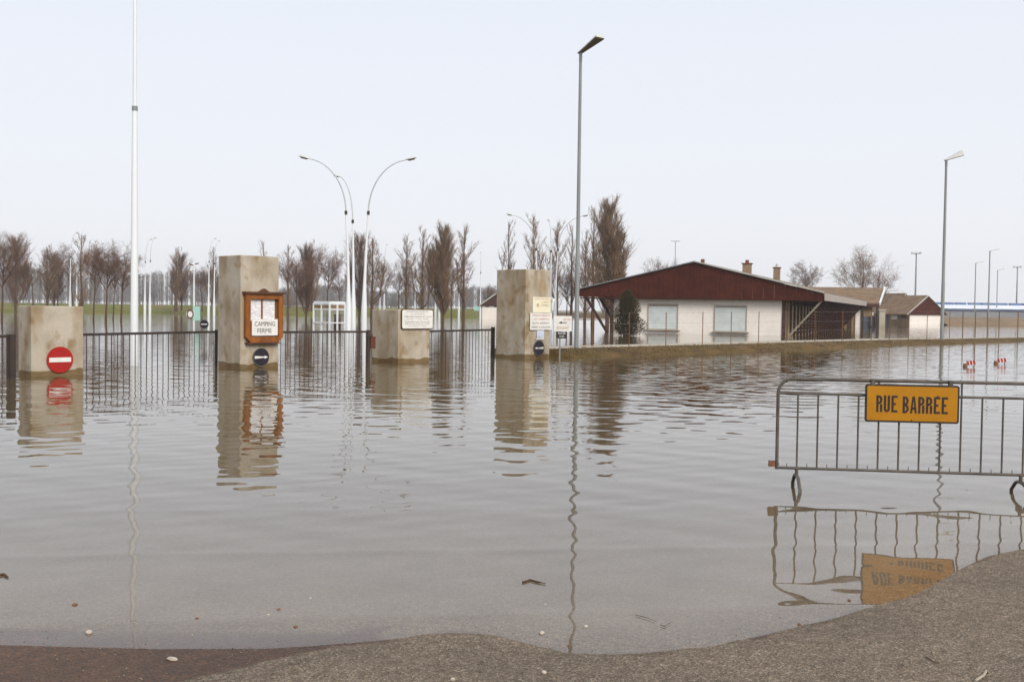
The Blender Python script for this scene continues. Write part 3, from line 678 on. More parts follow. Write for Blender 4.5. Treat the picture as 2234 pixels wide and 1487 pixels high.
# conifer in front of the pavilion
x = xat(1369, 66); o = thing('conifer_tree', (x, 66, 0), 'dark small conifer standing in water before the white wall', 'tree')
b = MB(); b.tube([(x,66,-.5),(x,66,1.2),(x,66,2.4)], [.06,.05,.01], 6, False); b.build('trunk', M['bark'], o)
b = MB(); rnd = random.Random(3)
for k in range(9000):
    t = rnd.random()**0.9; z = t*2.85; r = (1.02*(1-t)**0.55*(0.55+0.45*min(1,t*6)))*rnd.uniform(.2,1.12); a = rnd.uniform(0,6.28)
    r *= 1+0.28*math.sin(a*3+z*4); p = Vector((x+math.cos(a)*r, 66+math.sin(a)*r, z*0.97))
    b.twig(p, p+Vector((math.cos(a)*.10+rnd.uniform(-.05,.05), math.sin(a)*.10, rnd.uniform(-.02,.16))), 0.022)
b.build('crown', M['conifer'], o)

# ------------------------------------------------------------------ main pavilion
E1 = Vector((0.931, -0.365, 0)); S1 = Vector((0.365, 0.931, 0)); ZU = Vector((0,0,1))
O1 = Vector((xat(1518, 73.4), 73.4, 0))
def T1(t, a=0.0, z=0.0): return O1 + E1*t + S1*a + Vector((0,0,z))
def solve_t(px):
    k = xat(px, 1.0); return (k*O1.y - O1.x)/(E1.x - k*E1.y)
def zt(px, py):
    t = solve_t(px); return zat(px, py, T1(t).y)
tl, trr, tw0, tw1 = solve_t(1270), solve_t(1798), solve_t(1338), solve_t(1708)
zL_top, zR_top, zApex = zt(1270,631), zt(1798,639), zt(1518,572)
zL_bot, zR_bot, zWall = zt(1270,647), zt(1798,657), zt(1600,654)
LEN = 52.0
pav = thing('pavilion_building', O1, 'long low white building with a wide maroon gable standing in the flood', 'building')
b = MB(); b.prism([(tw0,-0.6),(tw1,-0.6),(tw1,zWall),(tw0,zWall)], O1, E1, ZU, S1, 0.25)
wall = b.build('wall', M['render'], pav)
# gable of vertical boards, each its own part
zb0 = lambda t: zL_bot + (zR_bot-zL_bot)*(t-tl)/(trr-tl)
def ztop(t): return zL_top+(zApex-zL_top)*(t-tl)/(0-tl) if t < 0 else zApex+(zR_top-zApex)*t/trr
bw = 0.36; t = tl; i = 0
while t < trr-0.01:
    t2 = min(t+bw-0.008, trr); off = -0.62 - (0.012 if i % 2 else 0.0)
    b = MB(); poly = [(t, zb0(t)), (t2, zb0(t2)), (t2, ztop(t2)-0.03)]
    if t < 0 < t2: poly.append((0, zApex-0.03))
    poly.append((t, ztop(t)-0.03))
    b.prism(poly, O1+S1*off, E1, ZU, S1, 0.05); b.build('gable_board', M['redboard'], pav); t += bw; i += 1
# soffit, roof slopes, edge trims
b = MB(); b.prism([(tl, -0.6), (trr, -0.6), (trr, LEN), (tl, LEN)], O1+Vector((0,0,zWall+0.01)), E1, S1, ZU, 0.06); b.build('soffit', M['timber'], pav)
b = MB()
for (ta, za, tb, zb_) in ((tl-0.05, zL_top, 0, zApex), (0, zApex, trr+0.05, zR_top)):
    b.add([T1(ta,-0.75,za), T1(tb,-0.75,zb_), T1(tb,LEN,zb_), T1(ta,LEN,za), T1(ta,-0.75,za+.07), T1(tb,-0.75,zb_+.07), T1(tb,LEN,zb_+.07), T1(ta,LEN,za+.07)],
          [(3,2,1,0),(4,5,6,7),(0,1,5,4),(1,2,6,5),(2,3,7,6),(3,0,4,7)])
roof = b.build('roof', M['tile'], pav)
b = MB(); b.beam(T1(tl-0.05,-0.79,zL_top+.03), T1(0,-0.79,zApex+.03), 0.05, 0.07); b.build('verge_trim', M['galv'], pav)
b = MB(); b.beam(T1(0.0,-0.79,zApex+.03), T1(trr+.05,-0.79,zR_top+.03), 0.05, 0.085); b.build('verge_trim', M['metaledge'], pav)
b = MB(); b.prism([(-0.7, zR_bot+0.03), (LEN, zR_bot+0.03), (LEN, zR_top-0.01), (-0.7, zR_top-0.01)], T1(trr+0.06)-Vector((0,0,0)), S1, ZU, E1, 0.06)
b.build('eave_board', M['trim'], pav)
b = MB(); b.prism([(-0.7, zL_bot+0.03), (LEN, zL_bot+0.03), (LEN, zL_top-0.01), (-0.7, zL_top-0.01)], T1(tl-0.12), S1, ZU, E1, 0.06)
b.build('eave_board', M['timber'], pav)
# chimneys (sub-parts of the roof)
def chim(px, ytop, ybase, wpx, a, cap):
    q = None
    Y = 73.4 + a; X = xat(px, Y); m_ = F/Y; z0 = zat(px, ybase+14, Y); z1 = zat(px, ytop, Y); ww = wpx/m_
    b = MB(); b.box((X, Y, (z0+z1-0.34)/2), (ww, ww*1.2, z1-0.34-z0), E1, S1); c = b.build('chimney', M['brick'], roof)
    b = MB(); b.box((X, Y, z1-0.30), (ww*1.28, ww*1.45, 0.08), E1, S1); b.build('chimney_cap', M['brickred'] , pav)
    b = MB(); b.tube([(X,Y,z1-0.26),(X,Y,z1-0.1),(X,Y,z1)], [ww*.27,ww*.22,ww*.25], 8); b.build('chimney_pot', cap, pav)
chim(1628, 567, 592, 17, 14, M['brickred']); chim(1693, 576, 606, 13, 15, M['lampbody'])
b = MB(); q = T1(solve_t(1494), 6, 0); b.box((q.x,q.y,zat(1494,572,q.y)), (0.25,0.25,0.5)); b.build('vent_pipe', M['brickred'], pav)
# windows with roller shutters
for (xa, xb_, yt, yb) in ((1415.5,1478,664.5,717),(1560.5,1628,667.5,721.5)):
    ta, tb = solve_t(xa), solve_t(xb_); z1 = zt((xa+xb_)/2, yt); z0 = zt((xa+xb_)/2, yb); fw = 0.06
    b = MB()
    for (p0, p1, q0, q1) in ((ta-fw, ta, z0-fw, z1+fw), (tb, tb+fw, z0-fw, z1+fw), (ta, tb, z1, z1+fw), (ta, tb, z0-fw, z0)):
        b.box(T1((p0+p1)/2, -0.03, (q0+q1)/2), (p1-p0, 0.08, q1-q0), E1, S1)
    wn = b.build('window', M['trim'], pav)
    b = MB(); b.box(T1((ta+tb)/2, -0.01, (z0+z1)/2), (tb-ta, 0.03, z1-z0), E1, S1); b.build('shutter', M['shutter'], wn)
    b = MB(); b.box(T1((ta+tb)/2, -0.035, z1-0.05), (tb-ta-0.01, 0.05, 0.09), E1, S1); b.build('shutter_box', M['timberlight'], wn)
    b = MB(); b.box(T1((ta+tb)/2, -0.10, z0-fw-0.03), (tb-ta+0.42, 0.22, 0.06), E1, S1); b.build('sill', M['kerb'], wn)
# right side wall: dark timber with ochre infill panels, slanted struts under the eave
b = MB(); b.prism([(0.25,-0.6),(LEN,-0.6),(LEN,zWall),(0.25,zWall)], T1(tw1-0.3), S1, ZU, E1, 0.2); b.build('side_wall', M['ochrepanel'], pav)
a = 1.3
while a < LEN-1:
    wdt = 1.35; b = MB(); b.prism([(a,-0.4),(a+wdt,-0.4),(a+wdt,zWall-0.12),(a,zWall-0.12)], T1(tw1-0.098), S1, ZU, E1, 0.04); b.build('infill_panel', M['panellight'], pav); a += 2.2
b = MB(); b.beam(T1(tw1+0.02,0.1,-0.6), T1(tw1+0.02,0.1,zWall), 0.24, 0.24); b.build('corner_post', M['timber'], pav)
for i in range(23):
    a = -0.45 + i*2.2 + (0.25 if i else 0)
    ft = T1(tw1+0.35, a, -0.15); tp = T1(trr-0.12, a, zR_bot+0.02)
    b = MB(); b.beam(ft, tp, 0.10 if i else 0.11, 0.14 if i else 0.13, S1); b.build('strut', M['timber'] if i else M['timberlight'], pav)
    if i:
        b = MB(); b.beam(T1(tw1+0.3,a,0.0)-ZU*0.3, T1(tw1+0.3,a,zWall), 0.12, 0.16); b.build('wall_post', M['timber'], pav)
        b = MB(); b.beam(T1(tw1+0.42,a,zWall-0.25), T1(trr-0.1,a,zWall-0.12), 0.08, 0.16); b.build('tie_beam', M['timber'], pav)
# left porch: leaning struts and posts
for i in range(6):
    a = -0.35+i*3.4
    b = MB(); b.beam(T1(tw0-0.25, a, -0.15), T1(tl+0.35, a, zL_bot+0.03), 0.15, 0.24, S1); b.build('strut', M['timber'], pav)
b = MB(); b.beam(T1(tw0-0.05, -0.2, -0.4), T1(tw0-0.05, -0.2, zWall+0.02), 0.26, 0.28); b.build('porch_post', M['timber'], pav)
b = MB(); b.beam(T1(tw0-0.2, -0.3, zWall-0.75), T1(tw0-0.75, -0.3, zWall+0.02), 0.12, 0.2, S1); b.build('knee_brace', M['timber'], pav)
b = MB(); b.prism([(0.3,-0.4),(LEN,-0.4),(LEN,zWall),(0.3,zWall)], T1(tw0+0.02), S1, ZU, E1, 0.2); b.build('side_wall', M['kerb'], pav)
# low back wall of the porch, seen between the struts
b = MB(); b.prism([(tl+1.0,-0.4),(tw0,-0.4),(tw0,zWall-0.35),(tl+1.0,zWall-0.35)], T1(0, 9), E1, ZU, S1, 0.15); b.build('porch_back_wall', M['trim'], pav)

# ------------------------------------------------------------------ tiled wing behind
Yw = 118.0; xl, xr = xat(1740, Yw), xat(1917, Yw); zr = zat(1860, 629, 124); ze = zat(1860, 663, Yw)
o = thing('tiled_wing_building', ((xl+xr)/2, Yw, 0), 'brown tiled wing with a white verge board behind the maroon pavilion', 'building')
b = MB(); b.hexa([Vector((xl,Yw+.6,-.5)),Vector((xr-.5,Yw+.6,-.5)),Vector((xr-.5,Yw+10,-.5)),Vector((xl,Yw+10,-.5)),Vector((xl,Yw+.6,ze)),Vector((xr-.5,Yw+.6,ze)),Vector((xr-.5,Yw+10,ze)),Vector((xl,Yw+10,ze))]); b.build('wall', M['ochrepanel'], o)
b = MB(); xe = xat(1928,124)
b.add([(xl,Yw,ze),(xr,Yw,ze),(xe,Yw+6,zr),(xl,Yw+6,zr),(xr+1.2,Yw+12,ze),(xl,Yw+12,ze),(xl,Yw,ze+.12),(xr,Yw,ze+.12),(xe,Yw+6,zr+.12),(xl,Yw+6,zr+.12)],
      [(6,7,8,9),(0,3,2,1),(0,1,7,6),(1,2,8,7),(2,4,5,3),(3,9,8,2)]); b.build('roof', M['tile'], o)
b = MB(); b.beam((xr+.08,Yw-.02,ze+.05),(xe+.08,Yw+6,zr+.1),.14,.34); b.build('verge_board', M['whitepaint'], o)
b = MB(); b.box(((xl+xr)/2,Yw-.06,ze-.12),(xr-xl,.1,.34)); b.build('eave_board', M['timber'], o)
Yf = Yw+.55; 
for (a_, c_, m_, n_, zt_, zb__) in ((1884,1909,'glassdark','window',690,712),(1866,1880,'render','wall_panel',676,712)):
    b = MB(); b.box(((xat(a_,Yf)+xat(c_,Yf))/2, Yf-.02, (zat(1900,zt_,Yf))/2), (xat(c_,Yf)-xat(a_,Yf), .08, zat(1900,zt_,Yf))); b.build(n_, M[m_], o)
b = MB(); b.box((xat(1900,Yf), Yf-.08, zat(1900,690,Yf)*0.55), (0.1,.06,zat(1900,690,Yf)*0.9)); b.build('window_mullion', M['trim'], o)
for px_ in (1856, 1882, 1913):
    b = MB(); b.beam((xat(px_,Yw+.3),Yw+.3,-.3),(xat(px_,Yw+.3),Yw+.3,ze),.16,.16); b.build('wall_post', M['timber'], o)
x = xat(1923, 117); o = thing('masonry_pier', (x,117,0), 'pale masonry pier between the tiled wing and the small toilet block', 'pier')
b = MB(); b.box((x,117,zat(1923,678,117)/2-.2),(13/F*117,.6,zat(1923,678,117)+.4)); b.build('pier_shaft', M['kerb'], o)
b = MB(); b.box((x,117,zat(1923,676,117)),(17/F*117,.75,.16)); b.build('pier_cap', M['trim'], o)

# ------------------------------------------------------------------ small gabled blocks (right) and hut (centre)
def gabled(name, label, px0, px1, Y0, e, L_, ywall, yap, over, wallm, gablem, openings=0, doors=None):
    e = Vector(e).normalized(); s = Vector((-e.y, e.x, 0)); P0 = Vector((xat(px0, Y0), Y0, 0))
    k = xat(px1, 1.0); wd = (k*P0.y-P0.x)/(e.x-k*e.y); zw = zat(px0, ywall, Y0); za = zat((px0+px1)/2, yap, (P0+e*wd/2).y)
    o = thing(name, P0, label, 'building')
    b = MB(); b.prism([(0,-.5),(wd,-.5),(wd,zw),(0,zw)], P0, e, ZU, s, .2); b.build('front_wall', wallm, o)
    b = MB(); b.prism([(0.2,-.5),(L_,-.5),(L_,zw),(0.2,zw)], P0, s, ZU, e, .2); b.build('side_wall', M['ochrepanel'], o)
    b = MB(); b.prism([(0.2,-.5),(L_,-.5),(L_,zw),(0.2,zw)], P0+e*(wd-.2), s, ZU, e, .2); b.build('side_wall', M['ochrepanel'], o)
    zo = zw - over*(za-zw)/(wd/2)
    b = MB(); b.prism([(-over,zo),(wd+over,zo),(wd/2,za)], P0-s*.25, e, ZU, s, .12); b.build('gable_board', gablem, o)
    b = MB()
    for (ta, tb) in ((-over-.15, wd/2), (wd/2, wd+over+.15)):
        z1, z2 = (zo-.05, za+.02) if ta < wd/2-.01 else (za+.02, zo-.05)
        q = lambda t_, a_, z_: P0+e*t_+s*a_+ZU*z_
        b.hexa([q(ta,-.4,z1), q(tb,-.4,z2), q(tb,L_+.4,z2), q(ta,L_+.4,z1), q(ta,-.4,z1+.12), q(tb,-.4,z2+.12), q(tb,L_+.4,z2+.12), q(ta,L_+.4,z1+.12)])
    b.build('roof', M['tile'], o)
    b = MB(); b.beam(P0+e*(-over-.15)-s*.46+ZU*(zo), P0+e*wd/2-s*.46+ZU*(za+.08), .06, .16); b.build('verge_trim', M['metaledge'], o)
    for i in range(openings):
        c = (i+0.6)*wd/(openings+0.2); b = MB(); b.box(P0+e*c-s*.01+ZU*(zw-.30), (wd*.13,.1,.24), e, s); b.build('window', M['glassdark'], o)
    for (t_, zc, w_, h_, m_) in (doors or []):
        b = MB(); b.box(P0+s*t_-e*.03+ZU*zc, (w_,.1,h_), s, e); b.build('side_window' if h_ < 1.2 else 'door', M[m_], o)
    return o
gabled('toilet_block', 'small white gabled block with four little window openings, right of the pavilion', 1985, 2053, 150, (.92,.39,0), 6, 677.5, 646, .75, M['render'], M['redboard'], 4,
       [(1.2,1.3,.9,.7,'rustbox'),(3.0,1.2,1.2,.9,'render'),(4.6,.9,.8,1.6,'glassdark')])
gabled('rear_block', 'brown roofed block half hidden behind the small white gabled block', 1952, 1992, 176, (.92,.39,0), 5, 672, 641, .6, M['timber'], M['timber'])
gabled('white_hut', 'small far white hut with a brown roof left of the tall right pillar', 1052, 1112, 150, (1,0.05,0), 6, 663, 641, .3, M['render'], M['timber'], 3)

# ------------------------------------------------------------------ warehouse beyond (right edge)
o = thing('warehouse', (xat(2150,225),225,0), 'long low grey warehouse with white roof and blue trim beyond the water at far right', 'building')
x0, x1 = xat(2040,225), xat(2420,225)
def zz(y, Y): return EYE + (hor(2150)-y)*Y/F
b = MB(); b.box(((x0+x1)/2,230,zz(677,225)/2),(x1-x0,10,zz(677,225))); b.build('wall', M['wall'], o)
b = MB(); b.box(((x0+x1)/2,224.8,zz(675.5,225)),(x1-x0+.6,.3,.32)); b.build('fascia', M['blue'], o)
b = MB(); z1, z2 = zz(674,225), zz(666,240); b.hexa([Vector(p) for p in ((x0,224.6,z1),(x1,224.6,z1),(x1,240,z2),(x0,240,z2),(x0,224.6,z1+.15),(x1,224.6,z1+.15),(x1,240,z2+.15),(x0,240,z2+.15))]); b.build('roof', M['whiteroof'], o)
for i in range(12):
    xx = x0+2+i*3.1; b = MB(); b.box((xx,239,zz(663.2,239)),(2.3+(i*7%3)*.3,1.0,.55)); b.build('roof_light', M['blue'], o)

# ------------------------------------------------------------------ concrete gate pillars
u = Vector((0.70, 0.715, 0)).normalized(); nfac = Vector((u.y, -u.x, 0))
PIL = []
for i, (pc, yc, pl, pr, ytop, lb) in enumerate([
    (68,821,40,182,667,'short concrete gate pillar with a round red no entry sign, leftmost'),
    (524,803,476,608,556,'tall concrete gate pillar carrying the wooden notice case'),
    (868,791,812,938,675,'short concrete gate pillar with a rounded white rules board'),
    (1145,782,1083,1200,587,'tall concrete gate pillar with cream and white signs beside the bank')]):
    C = onz(pc, yc)
    def sol(px, d):
        k = xat(px, 1.0); return (k*C.y-C.x)/(d.x-k*d.y)
    A = sol(pl, -nfac); B = sol(pr, u); top = zat(pc, ytop, C.y)
    o = thing('gate_pillar', C, lb, 'pillar', 'concrete pillars of the campsite gate')
    p = [C, C+u*B, C+u*B-nfac*A, C-nfac*A]
    b = MB(); b.hexa([q-ZU*.8 for q in p]+[q+ZU*top for q in p]); sh = b.build('shaft', concrete_mat(i+1), o, bevel=0.018)
    PIL.append((C, A, B, top))
def panel(P, u0, u1, z0, z1, d0, d1, m, name, parent, r=0.0):
    C = P[0]
    if r:
        poly = []
        for (cx_, cz_, a0) in ((u1-r, z1-r, 0), (u0+r, z1-r, 90), (u0+r, z0+r, 180), (u1-r, z0+r, 270)):
            for k in range(6): a = R(a0+k*18); poly.append((cx_+r*math.cos(a), cz_+r*math.sin(a)))
    else: poly = [(u0,z0),(u1,z0),(u1,z1),(u0,z1)]
    b = MB(); b.prism(poly, C+nfac*d0, u, ZU, nfac, d1-d0); return b.build(name, m, parent)
def disc(P, uc, zc, r, d0, d1, m, name, parent):
    poly = [(uc+r*math.cos(2*math.pi*k/40), zc+r*math.sin(2*math.pi*k/40)) for k in range(40)]
    b = MB(); b.prism(poly, P[0]+nfac*d0, u, ZU, nfac, d1-d0); return b.build(name, m, parent)
def text_parts(body, O, U, V, N, W, Hh, m, parent, name='lettering', bold=0.0, depth=0.004, align='L'):
    cu = bpy.data.curves.new('t', 'FONT'); cu.body = body; cu.size = 1.0; cu.offset = bold; cu.resolution_u = 3
    to = bpy.data.objects.new('t', cu); COL.objects.link(to); bpy.context.view_layer.update()
    me = bpy.data.meshes.new_from_object(to.evaluated_get(bpy.context.evaluated_depsgraph_get()))
    bpy.data.objects.remove(to); bpy.data.curves.remove(cu)
    xs = [v.co.x for v in me.vertices]; ys_ = [v.co.y for v in me.vertices]
    ax, bx, ay, by = min(xs), max(xs), min(ys_), max(ys_)
    O = Vector(O); U = Vector(U); V = Vector(V); N = Vector(N)
    b = MB(); nv = len(me.vertices)
    f2 = [tuple(p.vertices) for p in me.polygons]
    lo = [O+U*((v.co.x-ax)/(bx-ax)*W)+V*((v.co.y-ay)/(by-ay)*Hh)+N*depth for v in me.vertices]
    b.add(lo, f2); bpy.data.meshes.remove(me)
    return b.build(name, m, parent)
P1, P2, P3, P4 = PIL
def on(P, uu, z, d): return P[0]+u*uu+ZU*z+nfac*d

# no entry sign
o = thing('no_entry_sign', on(P1,.61,.34,.0), 'round red no entry sign with white bar touching the water on the left pillar', 'road sign')
disc(P1, .61, .35, .29, .02, .04, M['red'], 'disc', o); panel(P1, .37, .85, .30, .40, .04, .046, M['signwhite'], 'white_bar', o)
b = MB(); b.box(on(P1,.61,.35,.01),(.06,.05,.4),u,nfac); b.build('bracket', M['galv'], o)
# blue arrow discs
def arrow_disc(P, uc, zc, r, sgn, lb):
    o = thing('arrow_sign', on(P,uc,zc,0), lb, 'road sign', 'round dark blue arrow signs')
    disc(P, uc, zc, r, .02, .04, M['navy'], 'disc', o)
    ring = [(uc+(r-.0)*math.cos(2*math.pi*k/40), zc+r*math.sin(2*math.pi*k/40)) for k in range(40)]
    b = MB(); vs = []; rr = r*.955
    for k in range(40):
        a = 2*math.pi*k/40
        for q in (r*1.0, rr): vs.append(on(P, uc+q*math.cos(a), zc+q*math.sin(a), .0415))
    b.add(vs, [(2*k, (2*k+2)%80, (2*k+3)%80, 2*k+1) for k in range(40)]); b.build('rim', M['greytext'], o)
    s = sgn; pts = [(-.80,.155),(.40,.055),(.42,.17),(.84,0),(.42,-.17),(.40,-.055),(-.80,-.155)]
    b = MB(); b.prism([(uc+s*x_*r, zc+y_*r) for x_, y_ in pts], P[0]+nfac*.04, u, ZU, nfac, .006); b.build('arrow', M['signwhite'], o)
arrow_disc(P2, .59, .27, .24, 1, 'round dark blue sign with arrow pointing right under the wooden notice case')
arrow_disc(P4, .63, .33, .25, -1, 'round dark blue sign with arrow pointing left on the tall right pillar')

# notice case on pillar 2
o = thing('notice_case', on(P2,.6,.6,.0), 'orange wooden notice case with papers and a camping closed board', 'notice board')
u0, u1, z0, z1 = .09, 1.19, .66, 1.92
b = MB(); b.prism([(u0+.04,z0+.1),(u0+.14,z0+.02),(u1-.14,z0+.02),(u1-.04,z0+.1),(u1-.04,z1-.04),(u0+.04,z1-.04)], P2[0]+nfac*.0, u, ZU, nfac, .03); b.build('back_panel', M['woodin'], o)
panel(P2, u0, u0+.13, z0+.14, z1-.02, .0, .13, M['wood'], 'frame_side', o); panel(P2, u1-.13, u1, z0+.14, z1-.02, .0, .13, M['wood'], 'frame_side', o)
panel(P2, u0+.132, u1-.132, z1-.15, z1-.022, .0, .125, M['wood'], 'frame_head', o)
b = MB(); b.prism([(u0,z0+.138),(u0+.13,z0),(u1-.13,z0),(u1,z0+.138)], P2[0], u, ZU, nfac, .13); b.build('frame_base', M['wood'], o)
panel(P2, u0-.05, u1+.05, z1-.018, z1+.035, -.0, .19, M['wooddark'], 'top_ledge', o)
b = MB(); b.prism([(.5,z1+.037),(.78,z1+.037),(.64,z1+.12)], P2[0], u, ZU, nfac, .12); b.build('crest', M['wooddark'], o)
panel(P2, u0+.03, u1-.1, z0-.035, z0-.002, 0, .15, M['wooddark'], 'base_ledge', o)
panel(P2, .27, .575, 1.20, 1.765, .03, .037, M['paper'], 'paper_sheet', o); panel(P2, .62, .985, 1.20, 1.765, .03, .037, M['paper'], 'paper_sheet', o)
panel(P2, .578, .617, 1.22, 1.765, .03, .06, M['wood'], 'divider', o)
cb_ = panel(P2, .28, 1.05, .83, 1.255, .07, .09, M['signwhite'], 'closed_board', o)
text_parts('CAMPING', on(P2,.36,1.075,.09), u, ZU, nfac, .60, .115, M['signblack'], cb_, bold=.0)
text_parts('FERME', on(P2,.44,.90,.09), u, ZU, nfac, .42, .115, M['signblack'], cb_, bold=.0)
text_parts('INFORMATION', on(P2,.29,.775,.05), u, ZU, nfac, .73, .045, M['greytext'], o, bold=.01)
rl = random.Random(2)
for s_, e_ in ((.29,.555),(.64,.965)):
    b = MB()
    for k in range(11):
        zc = 1.73-k*.047; x_ = s_
        while x_ < e_-.03:
            w_ = rl.uniform(.02,.07)
            if rl.random() < .75: b.box(on(P2, x_+w_/2, zc, .038), (w_*.9, .001, .009), u, nfac)
            x_ += w_+.008
    b.build('print', M['greytext'], o, kind='stuff')

# rules board on pillar 3
o = thing('rules_board', on(P3,.7,.98,0), 'white rounded board with faded black lines of text and dark edge', 'sign')
panel(P3, .08, 1.30, .965, 1.555, .02, .045, M['wooddark'], 'backing', o, .07); panel(P3, .105, 1.275, .99, 1.53, .046, .056, M['signwhite'], 'board', o, .055)
for (s_, a_, c_, z_, h_) in (('CAMPING CLUB DE',.27,1.08,1.468,.036),('ET CARAVANING',.42,.98,1.408,.022),('TERRAIN GARDE ET CLOS',.17,1.22,1.315,.042),('OUVERT TOUTE L ANNEE',.28,1.10,1.258,.022),
                          ('CAMPING  PLAGE',.20,1.15,1.165,.040),('DE LA VILLE ET DU PORT',.22,1.16,1.108,.036),('ACCUEIL ET CAISSE',.33,1.02,1.052,.020)):
    text_parts(s_, on(P3,a_,z_,.056), u, ZU, nfac, c_-a_, h_, M['greytext'], o, bold=.0)

# signs on pillar 4
o = thing('cream_sign', on(P4,.74,1.48,0), 'cream and yellow sign with faint red heading, uppermost on the tall right pillar', 'sign')
panel(P4, .31, 1.17, 1.49, 1.99, .015, .03, M['cream'], 'board', o)
text_parts('CAMPING CARAVANING', on(P4,.38,1.91,.03), u, ZU, nfac, .70, .045, M['pinktext'], o); text_parts('LIBRE', on(P4,.74,1.80,.03), u, ZU, nfac, .33, .05, M['orangetext'], o)
text_parts('COMPLET', on(P4,.72,1.70,.03), u, ZU, nfac, .38, .05, M['greytext'], o); disc(P4, .55, 1.73, .06, .03, .034, M['orangetext'], 'emblem', o)
o = thing('white_text_sign', on(P4,.68,.92,0), 'white sign with two red and two black lines below the cream sign', 'sign')
panel(P4, .17, 1.21, .925, 1.475, .04, .058, M['signwhite'], 'board', o)
for (s_, a_, c_, z_, m_) in (('TERRAIN RESERVE',.25,1.13,1.37,'pinktext'),('AU CAMPING',.30,1.08,1.245,'pinktext'),('AUTO INTERDIT',.27,1.09,1.115,'greytext'),('ARRET A GAUCHE',.22,1.12,.985,'greytext')):
    text_parts(s_, on(P4,a_,z_,.058), u, ZU, nfac, c_-a_, .062, M[m_], o, bold=.01)
o = thing('pale_blue_plate', on(P4,.68,.6,0), 'small pale blue plate between the white text sign and the arrow disc', 'plate')
panel(P4, .53, .86, .66, .92, .015, .03, M['paleblue'], 'upper_plate', o); panel(P4, .49, .86, .605, .655, .015, .035, M['signwhite'], 'lower_plate', o)
panel(P4, .53, .70, .69, .705, .031, .036, M['pinktext'], 'mark', o)
o = thing('small_lamp', on(P4,1.22,1.86,0), 'tiny white fitting on the edge of the tall right pillar by the cream sign', 'lamp')
panel(P4, 1.19, 1.29, 1.84, 1.96, .0, .10, M['whitepaint'], 'housing', o, .03); panel(P4, 1.15, 1.19, 1.89, 1.91, .0, .03, M['galv'], 'bracket', o)

# free-standing sign by the bank
q = onz(1221, 785); YY = q.y; mpp = YY/F
o = thing('restaurant_sign', q, 'white sign with small dark plate on a thin post in the water by the bank', 'sign')
def fx(px): return xat(px, YY)
def fz(y): return zat(1228, y, YY)
b = MB(); b.tube([(q.x,YY+.03,-.5),(q.x,YY+.03,fz(700))], .024, 8); b.build('post', M['galvlight'], o)
b = MB(); b.box((fx(1228.3),YY,(fz(689)+fz(722.5))/2),(39.5*mpp,.02,33.5*mpp)); b.build('board', M['signwhite'], o)
b = MB(); b.box((fx(1226),YY,(fz(723.5)+fz(738))/2),(24*mpp,.02,14.5*mpp)); b.build('plate', M['signblack'], o)
for (s_, xa, xb_, y_, h_, m_) in (('ACCES',1229,1245,699,5,'pinktext'),('RESTAURANT',1215,1241,718,6,'orangetext'),('SNACK BAR',1218.5,1234.5,729,4,'signwhite'),('OUVERT',1221,1232,735,3,'signwhite')):
    text_parts(s_, (fx(xa),YY-.011,fz(y_)), (1,0,0), ZU, (0,-1,0), (xb_-xa)*mpp, h_*mpp, M[m_], o, depth=.002, bold=.01)
b = MB(); zc = fz(703.5); b.prism([(fx(1220),-.012),(fx(1237),-.012),(fx(1237),.012),(fx(1226),.012),(fx(1226),.04),(fx(1219),0),(fx(1226),-.04),(fx(1226),-.012)][1:], (0,YY-.015,zc),(1,0,0),ZU,(0,1,0),.004); b.build('arrow', M['signblack'], o)

# ------------------------------------------------------------------ gates between the pillars
def gate(pa, Ya, pb, Yb, nb, lb, posts=(), box=None, ztop=.92):
    A = Vector((xat(pa,Ya),Ya,0)); B = Vector((xat(pb,Yb),Yb,0)); d = (B-A); L_ = d.length; d.normalize(); nn_ = Vector((d.y,-d.x,0))
    o = thing('iron_gate', A, lb, 'gate', 'black iron gates between the pillars')
    b = MB(); b.beam(A+ZU*(ztop-.03), B+ZU*(ztop-.03), .05, .06); b.build('top_rail', M['black'], o)
    b = MB(); b.beam(A-ZU*.25, B-ZU*.25, .05, .06); b.build('bottom_rail', M['black'], o)
    m0 = None
    for i in range(nb):
        p = A+d*L_*(i+.5)/nb
        if m0 is None:
            b = MB(); b.tube([(0,0,-.22),(0,0,ztop-.06)], .011, 6); m0 = b.mesh('bar'); m0.materials.append(M['bar'])
        c = bpy.data.objects.new('bar', m0); COL.objects.link(c); c.parent = o; c.location = p-A
    for (e_, w_, zt_) in posts:
        p = A if e_ == 0 else B; b = MB(); b.box(p+Vector((0,0,(zt_-.6)/2)), (w_,w_,zt_+.6), d, nn_); b.build('gate_post', M['black'], o)
    if box:
        p = B+d*.12; b = MB(); b.box(p+nn_*.03+ZU*.58, (.16,.1,.34), d, nn_); b.build('lock_box', M['rustbox'], o)
        b = MB(); b.box(p-d*.12+nn_*.05+ZU*.78, (.2,.06,.07), d, nn_); b.build('latch', M['black'], o)
gate(-160, 20.6, 24, 22.3, 13, 'black gate leaf cut by the left edge of the photo, with a thick end post', [(1,.13,.93)])
gate(182, 24.0, 472, 28.0, 24, 'black gate between the no entry pillar and the notice case pillar', [(1,.06,.94)])
gate(608, 28.4, 804, 30.3, 20, 'black gate with a rusty lock box between the notice case pillar and rules board pillar', [(1,.085,.94)], box=True)
gate(938, 31.8, 1076, 35.3, 19, 'black gate between the rules board pillar and the tall right pillar', [(1,.10,.98)])

